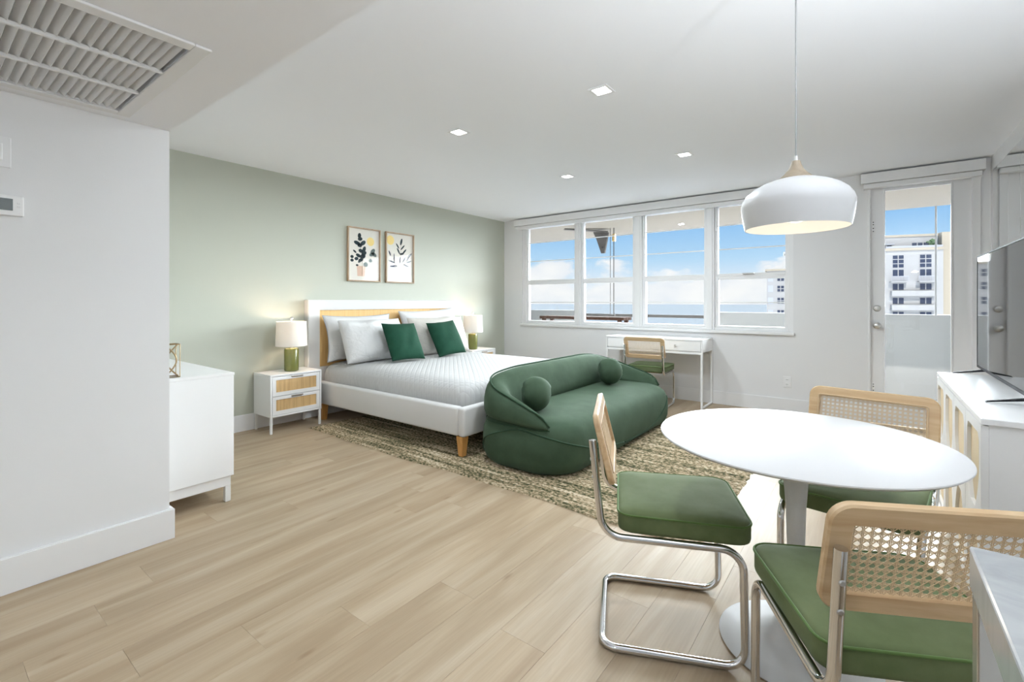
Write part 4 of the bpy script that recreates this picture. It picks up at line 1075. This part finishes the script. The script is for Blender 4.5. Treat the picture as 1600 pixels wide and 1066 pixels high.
# ---- dresser behind the partition
t = thing('dresser', 'white dresser on short legs behind the closet wall', 'dresser', (-3.03, .855, 0))
b = B(); D_ = .367; rbox(b, -1.20, 0, 0, D_ + .004, .752, .768, .002); rbox(b, -1.20, -.0185, 0, D_ - .018, .155, .7515, .002); rbox(b, -.018, -.0005, 0, D_, .155, .7515, .002); rbox(b, -1.2205, -1.2005, 0, D_, .155, .7515, .002); obj('body', b, 'lacquer', t)
for i in range(3):
    for j in range(2):
        b = B(); a0 = -1.19 + j * .597; rbox(b, a0, a0 + .572, D_ - .0175, D_ - .002, .165 + i * .195, .165 + i * .195 + .188, .002); dr = obj('drawer', b, 'lacquer', t)
        b = B(); rbox(b, a0 + .24, a0 + .345, D_ - .0015, D_ + .012, .165 + i * .195 + .15, .165 + i * .195 + .16, .002); obj('handle', b, 'bronze', dr)
b = B(); rbox(b, -1.18, -.012, .01, D_ - .012, .095, .1545, .003); obj('plinth_rail', b, 'lacquer', t)
for xx in (-1.18, -.045):
    for yy in (.01, D_ - .042):
        b = B(); rbox(b, xx, xx + .032, yy, yy + .03, .001, .0945, .002, 1); obj('leg', b, 'lacquer', t)
# gold wire ornament standing on the dresser
t = thing('gold_ornament', 'gold wire ornament with crossed arcs standing on the dresser', 'ornament', (-3.115, .93, .768))
b = B(); s = .032
for zz in (.003, .185): tube(b, [(-s, -s, zz), (s, -s, zz), (s, s, zz), (-s, s, zz)], .0028, 6, closed=True)
obj('wire_squares', b, 'antique', t)
for (xx, yy) in ((-s, -s), (s, -s), (s, s), (-s, s)):
    b = B(); tube(b, [(xx, yy, .004), (xx, yy, .184)], .0022, 6); obj('wire_post', b, 'antique', t)
for sgn in (-1, 1):
    b = B(); tube(b, [(sgn * .0, s * (1 - 1.75 * math.sin(PI * k / 16)), .006 + .176 * k / 16) for k in range(17)] if sgn > 0 else [(0.004, -s * (1 - 1.75 * math.sin(PI * k / 16)), .006 + .176 * k / 16) for k in range(17)], .004, 8); obj('wire_arc', b, 'antique', t, True)

# ---- media console and television
CX0, CX1, CY0, CY1, CZ = .295, .755, 2.205, 3.520, .800
t = thing('media_console', 'white media console with curved cane doors', 'console', (CX0, CY0, 0))
lx, ly = CX1 - CX0, CY1 - CY0
b = B(); rbox(b, 0, lx, 0, ly, CZ - .022, CZ, .003); rbox(b, .02, lx, .012, .03, .10, CZ - .0225, .002); rbox(b, .02, lx, ly - .03, ly - .012, .10, CZ - .0225, .002); rbox(b, .02, lx, .0305, ly - .0305, .10, .12, .002); box(b, lx - .01, lx - .002, .031, ly - .031, .121, CZ - .023); obj('body', b, 'lacquer', t)
nd = 4; dw = (ly - .012) / nd
for i in range(nd):
    a0, a1 = .006 + i * dw + .002, .006 + (i + 1) * dw - .002; q0, q1 = .104, CZ - .026
    mid = (q0 + q1) / 2; mg = .036; am = (a0 + a1) / 2
    def openg(z0, z1, up):
        pts = []; hwid = (a1 - a0) / 2 - mg
        n = 10; zr = (z1 - z0)
        # arched on the outer end, ogee narrowing to the door centre line
        prof = [(1.0 if s < .45 else 1 - .62 * ((s - .45) / .55) ** 1.6) for s in [k / n for k in range(n + 1)]]
        right = []; 
        for k in range(n + 1):
            s = k / n; r0 = prof[k]
            if s < .12: r0 *= .80 + .20 * math.sin(s / .12 * PI / 2)
            zz = (z1 - s * zr) if up else (z0 + s * zr)
            right.append((am + hwid * r0, zz))
        left = [(2 * am - a, c) for a, c in right][::-1]
        return right + left
    b = B(); plate_with_holes(b, (a0, a1, q0, q1), [openg(mid + .025, q1 - .035, True), openg(q0 + .035, mid - .025, False)], .0005, .0195, 'x'); dr = obj('door', b, 'lacquer', t)
    b = B(); box(b, .012, .016, a0 + .02, a1 - .02, q0 + .02, q1 - .02); obj('cane_panel', b, 'consolecane', dr)
    if i in (1, 2):
        q = B(); lathe(q, [(0, 0), (.005, 0), (.005, .012), (.010, .016), (.010, .026), (0, .027)], 14); b = B()
        merge(b, q, 0, Matrix.Translation((.0005, (a1 - .018) if i == 1 else (a0 + .018), mid + .02)) @ Matrix.Rotation(-PI / 2, 4, 'Y')); obj('knob', b, 'brass', dr, True, 40)
for xx in (.03, lx - .06):
    for yy in (.03, ly - .06):
        b = B(); loft(b, [[(xx + .015 - q, yy + .015 - q, zz), (xx + .015 + q, yy + .015 - q, zz), (xx + .015 + q, yy + .015 + q, zz), (xx + .015 - q, yy + .015 + q, zz)] for q, zz in ((.012, .001), (.018, .0995))]); obj('leg', b, 'lacquer', t)

TX = .47
t = thing('television', 'black flat television with glossy screen on splayed feet', 'television', (TX, 2.46, CZ + .001))
tl, tz0, tz1 = 1.165, .030, .640
b = B(); rbox(b, .004, .040, 0, tl, tz0, tz1, .004); obj('housing', b, 'black', t)
b = B(); rbox(b, -.0005, .0035, .008, tl - .008, tz0 + .014, tz1 - .008, .001, 1); obj('screen', b, 'screen', t)
b = B(); 
for (a0, a1, c0, c1) in ((0, tl, tz0, tz0 + .0135), (0, tl, tz1 - .0075, tz1), (0, .0075, tz0 + .014, tz1 - .008), (tl - .0075, tl, tz0 + .014, tz1 - .008)): box(b, -.002, .0038, a0, a1, c0, c1)
obj('bezel', b, 'black', t)
for yy in (.11, tl - .13):
    b = B(); 
    loft(b, [[(-.115, yy - .010, .0005), (-.115, yy + .010, .0005), (-.110, yy + .006, .006), (-.110, yy - .006, .006)], [(.012, yy - .011, .020), (.012, yy + .011, .020), (.012, yy + .009, .032), (.012, yy - .009, .032)]])
    loft(b, [[(.030, yy - .011, .020), (.030, yy + .011, .020), (.030, yy + .009, .032), (.030, yy - .009, .032)], [(.135, yy - .010, .0005), (.135, yy + .010, .0005), (.130, yy + .006, .006), (.130, yy - .006, .006)]])
    box(b, .010, .032, yy - .010, yy + .010, .020, .031)
    obj('foot', b, 'black', t)

# ---- marble counter at the near right
t = thing('kitchen_counter', 'grey marble topped counter on steel posts at the near edge', 'counter', (.092, -.75, 0))
cw, cl = .50, 1.512
b = B(); rbox(b, 0, cw, 0, cl, .857, .905, .0025); obj('marble_top', b, 'marble', t)
for xx in (.002, cw - .034):
    for yy in (.004, cl - .036):
        b = B(); rbox(b, xx, xx + .030, yy, yy + .032, .001, .8565, .002); obj('post', b, 'steel_leg', t) if 'steel_leg' in M else obj('post', b, 'nickel', t)
b = B(); rbox(b, .036, cw - .036, .004, cl - .14, .25, .27, .002); obj('lower_shelf', b, 'lacquer', t)
